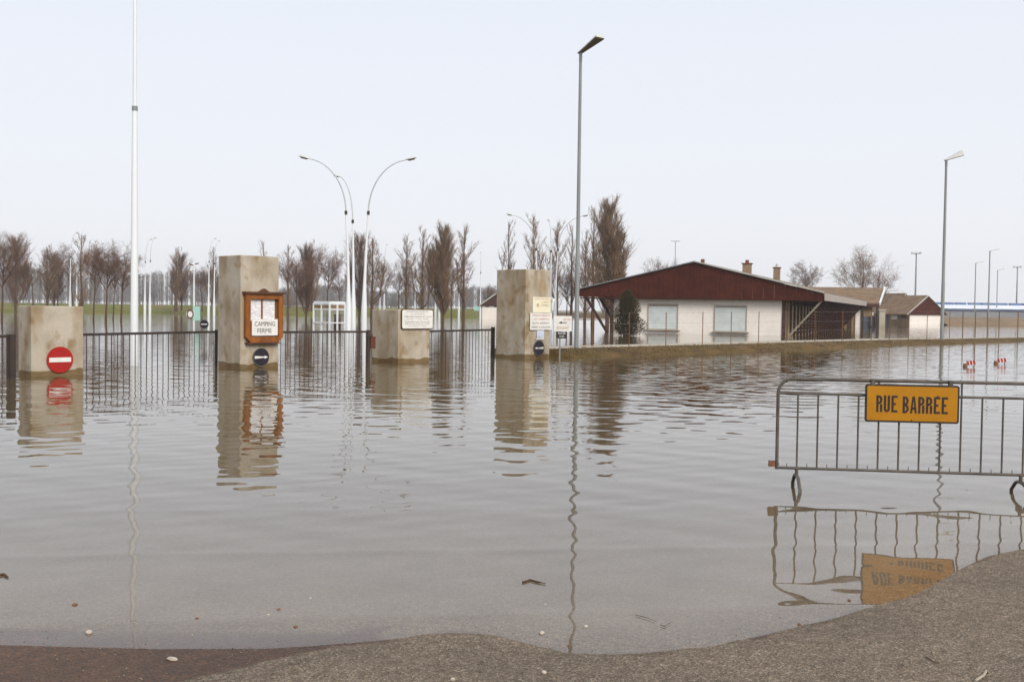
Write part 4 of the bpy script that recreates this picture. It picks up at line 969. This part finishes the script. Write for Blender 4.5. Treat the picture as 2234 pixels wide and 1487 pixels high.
# ------------------------------------------------------------------ tall white flagpole
q = onz(293, 797); o = thing('flagpole', q, 'thick tall white flagpole rising out of the top of the photo', 'pole')
lean = Vector((0.000, 0, 1))
b = MB(); zj = zat(294, 237, q.y); b.tube([q-ZU*.6, q+ZU*(zj*.6), q+ZU*zj], [.105,.085,.066], 20, False); b.build('lower_mast', M['whitepaint'], o, smooth=True)
b = MB(); b.tube([q+ZU*zj, q+ZU*13.5], [.052,.035], 16); b.build('upper_mast', M['whitepaint'], o, smooth=True)
b = MB(); b.tube([q+ZU*(zj-.06), q+ZU*(zj+.06)], .074, 16); b.build('joint_collar', M['galvlight'], o)
b = MB(); b.tube([q+ZU*13.5, q+ZU*13.62], [.06,.03], 12); b.build('finial', M['galvlight'], o)

# ------------------------------------------------------------------ straight street lamps with wedge heads
def wedge_lamp(q, h, axis, lb, r0=.085, r1=.05, L_=1.12, W_=.42, group='grey street lamps with wedge heads', pole='galvlight', TH=1.0):
    o = thing('street_lamp', q, lb, 'street lamp', group); top = q+ZU*h
    b = MB(); b.tube([q-ZU*.6, q+ZU*(h*.33), q+ZU*(h*.34), top], [r0, r0*.86, r0*.8, r1], 14, False); b.build('pole', M[pole], o, smooth=True)
    b = MB(); b.tube([top-ZU*.28, top+ZU*.03], [r1*1.15, r1*1.15], 12); b.build('spigot', M['galv'], o)
    ax = Vector(axis).normalized(); sd = ax.cross(ZU).normalized(); up = sd.cross(ax).normalized()
    s0 = top - ax*.10+ZU*.02; wn_ = .07
    base = [s0-sd*wn_, s0+ax*L_-sd*W_/2, s0+ax*L_+sd*W_/2, s0+sd*wn_]
    b = MB(); b.hexa([p+up*.02 for p in base]+[base[0]+up*.07+sd*.02, base[1]+up*.13*TH+sd*.09, base[2]+up*.13*TH-sd*.09, base[3]+up*.07-sd*.02]); hd = b.build('lamp_head', M['lampbody'], o)
    b = MB(); cpt = sum(base, Vector())/4; b.hexa([cpt+(p-cpt)*.94-up*.012 for p in base]+[cpt+(p-cpt)*.985+up*.018 for p in base]); b.build('diffuser', M['lampunder'], hd)
    return o
q = onz(1257, 775); wedge_lamp(q, zat(1265,117,q.y), (.62,-.76,.34), 'nearest tall grey street lamp with wedge head, standing right of the tall pillar')
Yb = 58.0; q = Vector((xat(2056,Yb), Yb, .12)); wedge_lamp(q, zat(2070,351,Yb)-.12, (1,.05,.30), 'grey street lamp with wedge head on the bank at the right', r0=.105, r1=.06, L_=1.0, W_=.60, TH=2.3)
# distant ones
for px_, yt_, Y_, lb_ in ((2160,548,160,'tallest looking of three faint far street lamps at the right edge'),(2130,574,197,'faint far street lamp left of the other two at the right edge'),(2178,590,228,'shortest looking faint far street lamp at the right edge')):
    q = Vector((xat(px_-4,Y_),Y_,.3)); wedge_lamp(q, zat(px_,yt_,Y_)-.3, (1,.05,.22), lb_, .13, .08, 1.5, .5, 'faint far street lamps at the right')
# flood light masts
for px_, yt_, Y_, lb_ in ((1996,553,288,'floodlight mast with a cluster of lamps above the small white gabled block'),(2217,583,362,'floodlight mast with a cluster of lamps near the right edge')):
    q = Vector((xat(px_,Y_),Y_,.5)); zt_ = zat(px_,yt_,Y_); o = thing('floodlight_mast', q, lb_, 'floodlight', 'far floodlight masts')
    b = MB(); b.tube([q, Vector((q.x,Y_,zt_))], [.30,.16], 8); b.build('mast', M['galv'], o)
    b = MB(); b.tube([(q.x+.9*math.cos(k*math.pi/6),Y_+.9*math.sin(k*math.pi/6),zt_) for k in range(13)], .09, 5); b.build('ring_frame', M['galv'], o)
    for k in range(6):
        a = k*math.pi/3+.2; c = Vector((q.x+1.15*math.cos(a),Y_+1.15*math.sin(a),zt_+.15)); b = MB(); b.box(c,(.55,.35,.5),(math.cos(a),math.sin(a),0),(-math.sin(a),math.cos(a),0)); b.build('lamp', M['lampbody'], o)
# roof-top antenna behind the gable
q = Vector((xat(1471,130),130,0)); o = thing('antenna_mast', q, 'thin mast with a flat crossbar above the left slope of the maroon gable', 'antenna')
zt_ = zat(1471,526,130); b = MB(); b.tube([q, q+ZU*zt_], [.06,.035], 6); b.build('mast', M['galv'], o)
b = MB(); b.tube([q+ZU*zt_-Vector((.55,0,0)), q+ZU*zt_+Vector((.55,0,0))], .035, 5)
for k in range(5): b.tube([q+ZU*zt_+Vector((-.4+k*.2,-.25,.0)), q+ZU*zt_+Vector((-.4+k*.2,.25,0))], .02, 4)
b.build('crossbar', M['galv'], o)

# ------------------------------------------------------------------ curved white street lamps
def curved_proto(h=11.3, reach=2.9):
    pts, rs = [], []
    zc = 7.7
    pole = MB(); pole.tube([(0,0,-.6),(0,0,1.5),(0.02,0,3.2),(0.10,0,5.4),(0.22,0,zc)], [.19,.18,.10,.075,.055], 12, False)
    arm = []
    R_ = reach-.22; Hh = h-zc-.12
    for k in range(13):
        a = k/12*math.pi/2*.93; arm.append((0.22+R_*(1-math.cos(a)), 0, zc+Hh*math.sin(a)))
    am = MB(); am.tube(arm, [.052-.022*k/12 for k in range(13)], 8, False)
    e = Vector(arm[-1]); d = (Vector(arm[-1])-Vector(arm[-2])).normalized()
    col_ = MB(); col_.tube([(0.215,0,zc-.12),(0.225,0,zc+.12)], .095, 10)
    hd = MB(); s = Vector((0,1,0)); up = Vector((-d.z,0,d.x))
    pr = [(0,.06,.05),(.12,.13,.09),(.42,.17,.12),(.68,.13,.08),(.74,.05,.03)]
    o0 = len(hd.v)
    for (l, w_, t_) in pr:
        for k in range(8):
            a = 2*math.pi*k/8; hd.v.append(tuple(e+d*l+s*w_*math.cos(a)+up*(max(0,math.sin(a))*t_+min(0,math.sin(a))*.02)))
    for i in range(4):
        for k in range(8): hd.f.append((i*8+k, i*8+(k+1)%8, (i+1)*8+(k+1)%8, (i+1)*8+k))
    hd.f += [tuple(range(7,-1,-1)), tuple(range(32,40))]
    gl = MB(); gl.add([e+d*.14-s*.11-up*.025, e+d*.64-s*.10-up*.025, e+d*.64+s*.10-up*.025, e+d*.14+s*.11-up*.025,
                       e+d*.2-s*.07-up*.09, e+d*.58-s*.06-up*.09, e+d*.58+s*.06-up*.09, e+d*.2+s*.07-up*.09], [(0,1,2,3),(7,6,5,4),(0,1,5,4),(1,2,6,5),(2,3,7,6),(3,0,4,7)])
    return [('pole', pole.mesh('pole', True), M['whitepaint']), ('arm', am.mesh('arm', True), M['poletop']), ('collar', col_.mesh('collar'), M['signblack']),
            ('lamp_head', hd.mesh('lamp_head', True), M['lampbody']), ('lamp_bowl', gl.mesh('lamp_bowl'), M['lampunder'])]
CP = curved_proto()
for _, me_, m_ in CP: me_.materials.append(m_)
def curved(px, Y, rz, lb, z0=0.0, s=1.0):
    o = thing('curved_street_lamp', (xat(px,Y),Y,z0), lb, 'street lamp', 'white curved street lamps in the flood')
    o.rotation_euler = (0,0,R(rz)); o.scale = (s,s,s)
    for n_, me_, _ in CP:
        c = bpy.data.objects.new(n_, me_); COL.objects.link(c); c.parent = o
curved(760.5, 69, 180, 'large white curved street lamp bending left behind the second gate')
curved(794.5, 69, 0, 'large white curved street lamp bending right behind the second gate')
curved(771, 76, 125, 'white street lamp between the large curved pair, its arm turned away')
curved(1172, 109, 180, 'white curved lamp bending left over the tall right pillar')
curved(1211, 109, 0, 'white curved lamp bending right and crossing the nearest grey street lamp')
curved(1201, 112, 95, 'white mast lamp just right of the tall right pillar')
for px_, yt_, rz_, lb_ in ((153,503,95,'left one of two white lamp masts above the no entry pillar'),(167,520,88,'right one of two white lamp masts above the no entry pillar'),
                     (316,518,92,'left one of two white lamp masts just right of the tall flagpole'),(327,515,95,'right one of two white lamp masts just right of the tall flagpole'),
                     (455,516,88,'left one of two white lamp masts beside the notice case pillar'),(467,522,92,'right one of two white lamp masts beside the notice case pillar'),
                     (838,530,90,'slim white lamp mast just left of the small round tree over the rules board'),(829,560,85,'fainter slim white lamp mast right of the large curved pair'),
                     (905,550,92,'white lamp mast rising above the white rules board'),(950,540,90,'left one of two white lamp masts at the thickest poplar'),
                     (958,535,88,'right one of two white lamp masts at the thickest poplar'),(1001,556,90,'white lamp mast right of the thickest poplar'),
                     (1048,548,93,'white lamp mast left of the far white hut')):
    Y_ = 9.7*F/(hor(px_)-yt_); sc_ = 1.0
    if Y_ > 150: sc_ = (1.62+9.7*150/Y_)/11.3; Y_ = 150
    curved(px_, Y_, rz_, lb_, 0, sc_)
# twin head lamp
Y_ = 130; q = Vector((xat(423,Y_),Y_,0)); o = thing('twin_head_lamp', q, 'short white lamp post with two small heads left of the notice case pillar', 'street lamp')
zt_ = zat(423,577,Y_); b = MB(); b.tube([q-ZU*.5,q+ZU*zt_],[.13,.06],8); b.build('pole', M['whitepaint'], o)
for s_ in (-1,1):
    b = MB(); b.box(q+Vector((s_*.34,0,zt_+.04+s_*.07)),(.42,.28,.14),(1,0,.2*s_),(0,1,0),(-.2*s_,0,1)); b.build('lamp_head', M['stonebrown'] if s_ < 0 else M['galv'], o)

# ------------------------------------------------------------------ glass kiosk
Yk = 72.0; xa, xm, xb_ = xat(683.5,Yk+1.0), xat(719.5,Yk), xat(752.5,Yk+.4); zk = zat(720,661,Yk)
pa, pm, pb = Vector((xa,Yk+1.2,0)), Vector((xm,Yk,0)), Vector((xb_,Yk+.5,0)); pc = pa+(pb-pm)
o = thing('glass_kiosk', pm, 'white framed glass kiosk standing in the flood beside the curved lamps', 'kiosk')
for p in (pa,pm,pb,pc,(pa+pm)/2,(pm+pb)/2):
    b = MB(); b.beam(p-ZU*.5, p+ZU*zk, .12 if p is not (pa+pm)/2 else .08, .12); b.build('post', M['whitepaint'], o)
for (p, r_) in ((pa,pm),(pm,pb),(pb,pc),(pc,pa)):
    for z_, h_ in ((zk-.06,.14),(zk-.42,.10),(.46,.16)):
        b = MB(); b.beam(p+ZU*z_, r_+ZU*z_, .08, h_, (p-r_).cross(ZU)); b.build('rail', M['whitepaint'], o)
    b = MB(); dd = (r_-p); nn_ = Vector((dd.y,-dd.x,0)).normalized(); b.prism([(0.07,.55),(dd.length-.07,.55),(dd.length-.07,zk-.48),(0.07,zk-.48)], p, dd.normalized(), ZU, nn_, .01); b.build('pane', M['glass'], o)
    b = MB(); b.prism([(0.07,zk-.36),(dd.length-.07,zk-.36),(dd.length-.07,zk-.14),(0.07,zk-.14)], p, dd.normalized(), ZU, nn_, .03); b.build('header_panel', M['ochrepanel'], o)
b = MB(); b.hexa([q_-ZU*0+ZU*(zk) for q_ in (pm,pb,pc,pa)]+[q_+ZU*(zk+.12) for q_ in (pm,pb,pc,pa)]); b.build('roof', M['whitepaint'], o)
b = MB(); b.box((pm+pb)/2+(pa-pm)*.4+Vector((.45,0,.45)),(.42,.4,1.2)); b.build('apparatus', M['wooddark'], o)

# ------------------------------------------------------------------ small far signs
def fsign(name, px, py, Y, w_, h_, m_, lb, roundd=False):
    q = Vector((xat(px,Y),Y,0)); zc = zat(px,py,Y); o = thing(name, q, lb, 'sign')
    b = MB(); b.tube([q+Vector((0,.04,-.5)), q+Vector((0,.04,zc))], .04, 6); b.build('post', M['galvlight'], o)
    b = MB()
    if roundd: b.prism([(w_/2*math.cos(k*math.pi/12), w_/2*math.sin(k*math.pi/12)) for k in range(24)], (q.x,Y,zc),(1,0,0),ZU,(0,-1,0),.03)
    else: b.box((q.x,Y,zc),(w_,.04,h_))
    b.build('board', M[m_], o)
    return o, q, zc
fsign('turquoise_sign', 429, 683.5, 70, .46, .95, 'turq', 'upright turquoise panel sign left of the notice case pillar')
o_, q_, z_ = fsign('round_sign', 446, 707, 45, .37, .37, 'navy', 'dark round sign with white bar just above the gate rail by the notice case pillar', True)
b = MB(); b.box((q_.x,44.96,z_),(.27,.01,.035)); b.build('white_bar', M['signwhite'], o_)
o_, q_, z_ = fsign('round_sign', 415.5, 685, 68, .55, .55, 'signwhite', 'pale round sign with brown rim leaning beside the turquoise panel', True)
b = MB(); vs = []
for k in range(24):
    for r_ in (.31,.21): vs.append((q_.x+r_*math.cos(k*math.pi/12)*.75, 67.95, z_+r_*math.sin(k*math.pi/12)))
b.add(vs, [(2*k,(2*k+2)%48,(2*k+3)%48,2*k+1) for k in range(24)]); b.build('rim', M['wooddark'], o_)
fsign('turquoise_sign', 178, 651, 150, .75, .55, 'turq', 'tiny turquoise panel under the trees above the no entry pillar')
fsign('turquoise_sign', 1040, 673, 110, .55, .45, 'turq', 'tiny turquoise panel left of the far white hut')

# ------------------------------------------------------------------ fence along the bank
fo = thing('wire_fence', BD[0], 'thin wire fence with brown posts along the kerb of the bank', 'fence')
heights = []
for px_ in (1300,1388,1475,1543,1610,1672,1735,1800,1862,1916,1962,2003,2038,2070,2104,2135,2168,2200,2232,2262):
    best = min(BD, key=lambda p: abs(CX + (p.x/p.y)*F - px_)); p = best+nrm*.35; h_ = 1.32*(p.y/43)**.5
    b = MB(); b.tube([p-ZU*.1, p+ZU*h_], .018 if px_ < 2100 else .03, 5); b.build('post', M['stonebrown'] if px_ in (1543,1672,2003,2038) else M['woodin'], fo); heights.append(p+ZU*h_)
for k, fr2 in enumerate((.97,.66,.36)):
    b = MB(); b.tube([Vector((p.x,p.y,.25+(p.z-.25)*fr2)) for p in heights], .0025, 3); b.build('wire', M['galv'], fo)

# ------------------------------------------------------------------ striped road-work boards in the water
for px_, py_, lb_ in ((2118,800,'nearer red and white striped board poking out of the water'),(2185,794,'farther red and white striped board poking out of the water')):
    q = onz(px_, py_); o = thing('striped_board', q, lb_, 'barrier', 'red and white road work boards in the flood'); ww = 26*q.y/F
    c = q+Vector((.0,0,.12)); b = MB(); b.box(c,(ww*.72,.03,.12),(1,0,.12),(0,1,0),(-.12,0,1)); bd = b.build('board', M['signwhite'], o)
    for k in range(3):
        b = MB(); xx = c.x-ww*.26+k*ww*.26; b.prism([(xx-.020,.0),(xx+.045,.0),(xx+.015,.125),(xx-.05,.125)], (0,q.y-.018,c.z-.065+k*.012),(1,0,0),ZU,(0,-1,0),.006); b.build('red_stripe', M['red'], bd)
    b = MB(); b.tube([q+Vector((-ww*.5,0,-.1)), q+Vector((-ww*.5,0,.10))], [.07,.05], 8); b.build('foot_lamp', M['stonebrown'], o)
    for s_ in (-1,1):
        b = MB(); b.tube([q+Vector((s_*ww*.3,.03,-.5)), q+Vector((s_*ww*.3,.03,.12))], .018, 6); b.build('leg', M['galv'], o)

# ------------------------------------------------------------------ crowd barrier
A = onz(1737, 1064); D = Vector((.985, -.125, 0)).normalized(); NB = Vector((D.y, -D.x, 0))
def B_(s, z, n_=0.0): return A + D*s + ZU*z + NB*n_
o = thing('crowd_barrier', A, 'dull steel crowd barrier standing in shallow water at the right edge', 'barrier')
SP = 0.1795; s0 = -.18; s1 = SP*13+.0
zt_, zm_, zb_ = 1.005, .872, .185; rt = .0155
b = MB(); arc = [B_(s0, zb_-.015), B_(s0, zt_-.13)]
for k in range(7): a = k/6*math.pi/2; arc.append(B_(s0+.13*(1-math.cos(a)), zt_-.13+.13*math.sin(a)))
for k in range(7): a = math.pi/2*(1-k/6); arc.append(B_(s1-.13+.13*math.cos(a), zt_-.13+.13*math.sin(a)))
arc.append(B_(s1, zb_-.015)); b.tube(arc, rt, 10); b.build('outer_frame', M['barrier'], o, smooth=True)
b = MB(); b.tube([B_(s0,zm_),B_(s1,zm_)], .012, 8); b.build('middle_rail', M['barrier'], o, smooth=True)
b = MB(); b.tube([B_(s0,zb_),B_(s1,zb_)], .0135, 8); b.build('bottom_rail', M['barrier'], o, smooth=True)
b = MB(); b.tube([(0,0,zb_),(0,0,zm_)], .0085, 8, False); mb_ = b.mesh('bar', True); mb_.materials.append(M['barrier'])
for i in range(13):
    c = bpy.data.objects.new('bar', mb_); COL.objects.link(c); c.parent = o; c.location = D*(SP*i)
b = MB(); b.tube([(0,0,zb_),(0,0,zb_+.042)], .004, 5); mp_ = b.mesh('peg'); mp_.materials.append(M['barrier'])
for i in range(13):
    c = bpy.data.objects.new('peg', mp_); COL.objects.link(c); c.parent = o; c.location = D*(SP*(i-.5))
b = MB(); b.tube([(0,0,zm_),(0,0,zt_)], .0085, 6); mu_ = b.mesh('spacer'); mu_.materials.append(M['barrier'])
for s_ in (SP*3.98, SP*8.0, SP*12):
    c = bpy.data.objects.new('spacer', mu_); COL.objects.link(c); c.parent = o; c.location = D*s_
b = MB(); b.box(B_(s0-.045, zb_+.035), (.06,.03,.055), D, NB); b.box(B_(s0-.01, zb_+.035), (.06,.012,.02), D, NB); b.build('hook', M['stonebrown'], o)
for s_ in (0.0, (xat(2237,1.0)*A.y-A.x)/(D.x-xat(2237,1.0)*D.y)):
    b = MB(); hs_ = .25
    pts = [B_(s_,-.09,-hs_), B_(s_,.02,-hs_*.93), B_(s_,.10,-hs_*.5), B_(s_,.118,-.05), B_(s_,.118,.05), B_(s_,.10,hs_*.5), B_(s_,.02,hs_*.93), B_(s_,-.09,hs_)]
    b.tube(pts, .016, 8); b.tube([B_(s_,.11), B_(s_,zb_)], .0155, 8); b.build('foot', M['barrier'], o, smooth=True)
# the RUE BARREE sign
sx_ = lambda px: (xat(px,1.0)*A.y-A.x)/(D.x-xat(px,1.0)*D.y)
sa, sb = sx_(1890), sx_(2095.5); zs1 = zt_-.028; zs0 = zs1-.345
o = thing('road_closed_sign', B_((sa+sb)/2, zs0, .03), 'amber road closed sign hanging on the crowd barrier', 'road sign')
def rr(u0, u1, z0, z1, r):
    p = []
    for (cx_, cz_, a0) in ((u1-r, z1-r, 0), (u0+r, z1-r, 90), (u0+r, z0+r, 180), (u1-r, z0+r, 270)):
        for k in range(6): a = R(a0+k*18); p.append((cx_+r*math.cos(a), cz_+r*math.sin(a)))
    return p
b = MB(); b.prism(rr(sa,sb,zs0,zs1,.025), A+NB*.022, D, ZU, NB, .014); b.build('border', M['signblack'], o)
b = MB(); b.prism(rr(sa+.017,sb-.017,zs0+.017,zs1-.017,.012), A+NB*.0365, D, ZU, NB, .004); face = b.build('face', M['yellow'], o)
l0, l1 = sx_(1914), sx_(1961); l2, l3 = sx_(1971.5), sx_(2070.5); zl = zs0+.088; hl = .152
# condensed stencil-like capitals drawn as strokes
def stroke_text(word, x0, x1, z, h, st, parent, names='letter'):
    n_ = len(word); pitch = (x1-x0)/n_; wd = pitch*.80
    for i, ch in enumerate(word):
        X = x0+i*pitch+pitch*.02; b = MB()
        def bx(a, c, e, f): b.prism([(X+a*wd,z+c*h),(X+e*wd,z+c*h),(X+e*wd,z+f*h),(X+a*wd,z+f*h)], A+NB*.0407, D, ZU, NB, .0015)
        def pl(p): b.prism([(X+a*wd, z+c*h) for a, c in p], A+NB*.0407, D, ZU, NB, .0015)
        k = st/wd; v = st/h
        def bowl(zl_, zh_, xr=1.0):
            N_ = 8; outer = []; inner = []; cz = (zl_+zh_)/2; rz_ = (zh_-zl_)/2; xc = 1-k*1.2
            xc = max(.35, 1-rz_*h/wd*.9) if rz_*h/wd*.9 < .6 else .4
            for j in range(N_+1):
                a = -math.pi/2+math.pi*j/N_; outer.append((xc+(xr-xc)*math.cos(a), cz+rz_*math.sin(a))); inner.append((xc+(xr-xc-k)*math.cos(a), cz+(rz_-v)*math.sin(a)))
            for j in range(N_): pl([outer[j], outer[j+1], inner[j+1], inner[j]])
            bx(k*.98, zl_, xc, zl_+v); bx(k*.98, zh_-v, xc, zh_)
        if ch == 'R': bx(0,0,k,1); bowl(.47,1.0); bx(1-k,0,1,.48); 
        elif ch == 'B': bx(0,0,k,1); bowl(.46,1.0,.96); bowl(0,.54)
        elif ch == 'E': bx(0,0,k,1); bx(k,0,1,v); bx(k,1-v,1,1); bx(k,.5-v/2,.72,.5+v/2)
        elif ch == 'U':
            bx(0,.2,k,1); bx(1-k,.2,1,1)
            for j in range(8):
                a0, a1 = math.pi+math.pi*j/8, math.pi+math.pi*(j+1)/8
                f_ = lambda a, r1, r2: (.5+r1*math.cos(a), .2+r2*math.sin(a))
                pl([f_(a0,.5,.2), f_(a1,.5,.2), f_(a1,.5-k,.2-v), f_(a0,.5-k,.2-v)])
        elif ch == 'A':
            pl([(-.04,0),(k*.9-.04,0),(.5+k*.15,1),(.5-k*.55,1)]); pl([(1.04,0),(1.04-k*.9,0),(.5-k*.15,1),(.5+k*.55,1)]); bx(.25,.22,.75,.22+v)
        b.build(names, M['signblack'], parent)
stroke_text('RUE', l0, l1+.01, zl+.004, hl, .020, face); stroke_text('BARREE', l2, l3+.012, zl-.001, hl, .020, face)
pitch = (l3+.012-l2)/6; xc_ = l2+pitch*4.5
b = MB(); b.prism([(xc_-.018,zl+hl-.002),(xc_+.0,zl+hl-.002),(xc_+.016,zl+hl+.010),(xc_+.0,zl+hl+.010)], A+NB*.0407, D, ZU, NB, .0015); b.build('accent', M['signblack'], face)
for px_ in (1907, 2077):
    s_ = sx_(px_); b = MB(); b.box(B_(s_, zt_-.012, .012), (.032,.05,.055), D, NB); b.build('clamp', M['barrier'], o)
b = MB(); b.tube([B_((sa+sb)/2, zs0+.02, .041), B_((sa+sb)/2, zs0+.028, .045)], .004, 6); b.build('rivet', M['signblack'], o)

# ------------------------------------------------------------------ small debris
def pebble(px, py, r, m_, lb, flat=.7, name='pebble', stretch=1.0):
    p0 = onz(px, py, 0.0); z = road_z(p0.x, p0.y); p0 = onz(px, py, z)
    bm = bmesh.new(); bmesh.ops.create_icosphere(bm, subdivisions=2, radius=r)
    for v in bm.verts:
        k = 1+.28*mnoise.noise(v.co*(1.6/r)+Vector((px,py,0))); v.co = Vector((v.co.x*k*stretch, v.co.y*k, v.co.z*k*flat))
    me = bpy.data.meshes.new(name); bm.to_mesh(me); bm.free(); me.shade_smooth(); me.materials.append(m_)
    o = bpy.data.objects.new(name, me); COL.objects.link(o); o.location = (p0.x,p0.y,z+r*flat*.55); o.rotation_euler = (0,0,px*.7)
    tag(o, lb, 'pebble', 'small stones on the wet road'); return o
for a_ in ((194,1381,.017,'stone','pale pebble at the water edge, lower left'),(163,1321,.015,'stonebrown','brown pebble under shallow water, far left'),
           (1278,1368,.013,'stone','bright white pebble in shallow water below the reflected lamp post'),(1189,1319,.009,'stone','tiny pale pebble left of the reflected lamp post'),
           (1182,1382,.014,'stone','flat pale pebble in shallow water left of the white one'),(1744,1362,.009,'stonebrown','tiny dark pebble below the barrier reflection'),
           (677,1306,.010,'stone','tiny pale pebble in shallow water, left of centre'),(608,1331,.012,'stonebrown','brown pebble in shallow water, left of centre'),
           (586,1342,.009,'stone','pale grain beside the brown pebble left of centre'),(645,1368,.011,'stonebrown','brown crumb near the water edge left of centre'),
           (430,1350,.010,'stonebrown','dark crumb under water right of the lower left pebble'),(1187,1468,.013,'stone','pale pebble on wet asphalt at the bottom edge, centre'),
           (1853,1310,.010,'stonebrown','orange brown pebble left of the reflected amber sign'),(2109,1070,.012,'stonebrown','dark bit floating beyond the barrier'),
           (988,1483,.011,'stone','pale pebble cut by the bottom edge, left of centre')):
    pebble(a_[0], a_[1], a_[2], M[a_[3]], a_[4])
pebble(376,1438,.020,M['stone'],'pale flat chip of stone on the dark wet asphalt, lower left', .35, 'stone_chip', 1.6)
def stick(pts, r, lb, m_='bark', zoff=.006, cat='twig'):
    P_ = []
    for (px, py) in pts:
        p0 = onz(px, py, 0); z = max(0.0, road_z(p0.x, p0.y))+zoff; P_.append(onz(px, py, z))
    b = MB(); b.tube(P_, [r]*(len(P_)-1)+[r*.4], 6); o = b.build('twig', M[m_]); tag(o, lb, cat, 'twigs and bits on the water and road')
stick([(1140,1269),(1156,1264),(1172,1268),(1190,1272)], .006, 'short dark stick floating left of the reflected lamp post')
stick([(2021,1432),(2034,1441),(2050,1446)], .003, 'thin dark twig lying on dry asphalt at lower right')
stick([(1386,1340),(1410,1346),(1432,1355)], .0018, 'thin bent twig in shallow water right of the reflected lamp post')
stick([(1440,1362),(1450,1365),(1464,1356)], .0018, 'tiny forked twig in shallow water right of the reflected lamp post')
stick([(2128,1484),(2146,1472),(2152,1462),(2158,1466)], .006, 'pale curled straw on asphalt at the bottom right', 'kerb')
stick([(0,1253),(8,1252),(18,1258)], .009, 'dark floating bit at the left edge')
# loose grit on the street
b = MB(); rnd = random.Random(9)
for k in range(5200):
    x_ = rnd.uniform(-3.4, 4.2); y_ = rnd.uniform(3.4, 6.9)
    if y_ > shore_y(x_)+.25: continue
    z_ = road_z(x_, y_); r_ = rnd.uniform(.0018,.0048)*(1.8 if rnd.random() < .03 else 1); a = rnd.uniform(0,6.28); o0 = len(b.v)
    for (dx,dy,dz) in ((1,0,0),(0,1,0),(-1,0,0),(0,-1,0),(0,0,.8),(0,0,-.8)):
        b.v.append((x_+r_*(dx*math.cos(a)-dy*math.sin(a)), y_+r_*(dx*math.sin(a)+dy*math.cos(a)), z_+r_*dz+.001))
    for f in ((0,1,4),(1,2,4),(2,3,4),(3,0,4),(1,0,5),(2,1,5),(3,2,5),(0,3,5)): b.f.append(tuple(o0+i for i in f))
gr = b.build('gravel', mat('mixed_grit', (0.36,0.29,0.22), (0.09,0.07,0.055), 60, rough=0.85, detail=1, lo=.42, hi=.58), kind='stuff'); gr['label'] = 'loose grit scattered over the asphalt street'; gr['category'] = 'gravel'

# ------------------------------------------------------------------ haze
b = MB(); b.box((0, 235, 10.25), (1000, 620, 24.5)); hz = b.build('haze', None, kind='stuff')
hz['label'] = 'thin pale winter haze over the flood'; hz['category'] = 'haze'
hm = bpy.data.materials.new('winter_haze'); hm.use_nodes = True; t = hm.node_tree; t.nodes.remove(t.nodes['Principled BSDF'])
pv_ = t.nodes.new('ShaderNodeVolumePrincipled'); pv_.inputs['Density'].default_value = 0.00045; pv_.inputs['Color'].default_value = (0.96,0.965,1.0,1); pv_.inputs['Anisotropy'].default_value = 0.6
t.links.new(pv_.outputs[0], t.nodes['Material Output'].inputs['Volume']); hz.data.materials.append(hm)
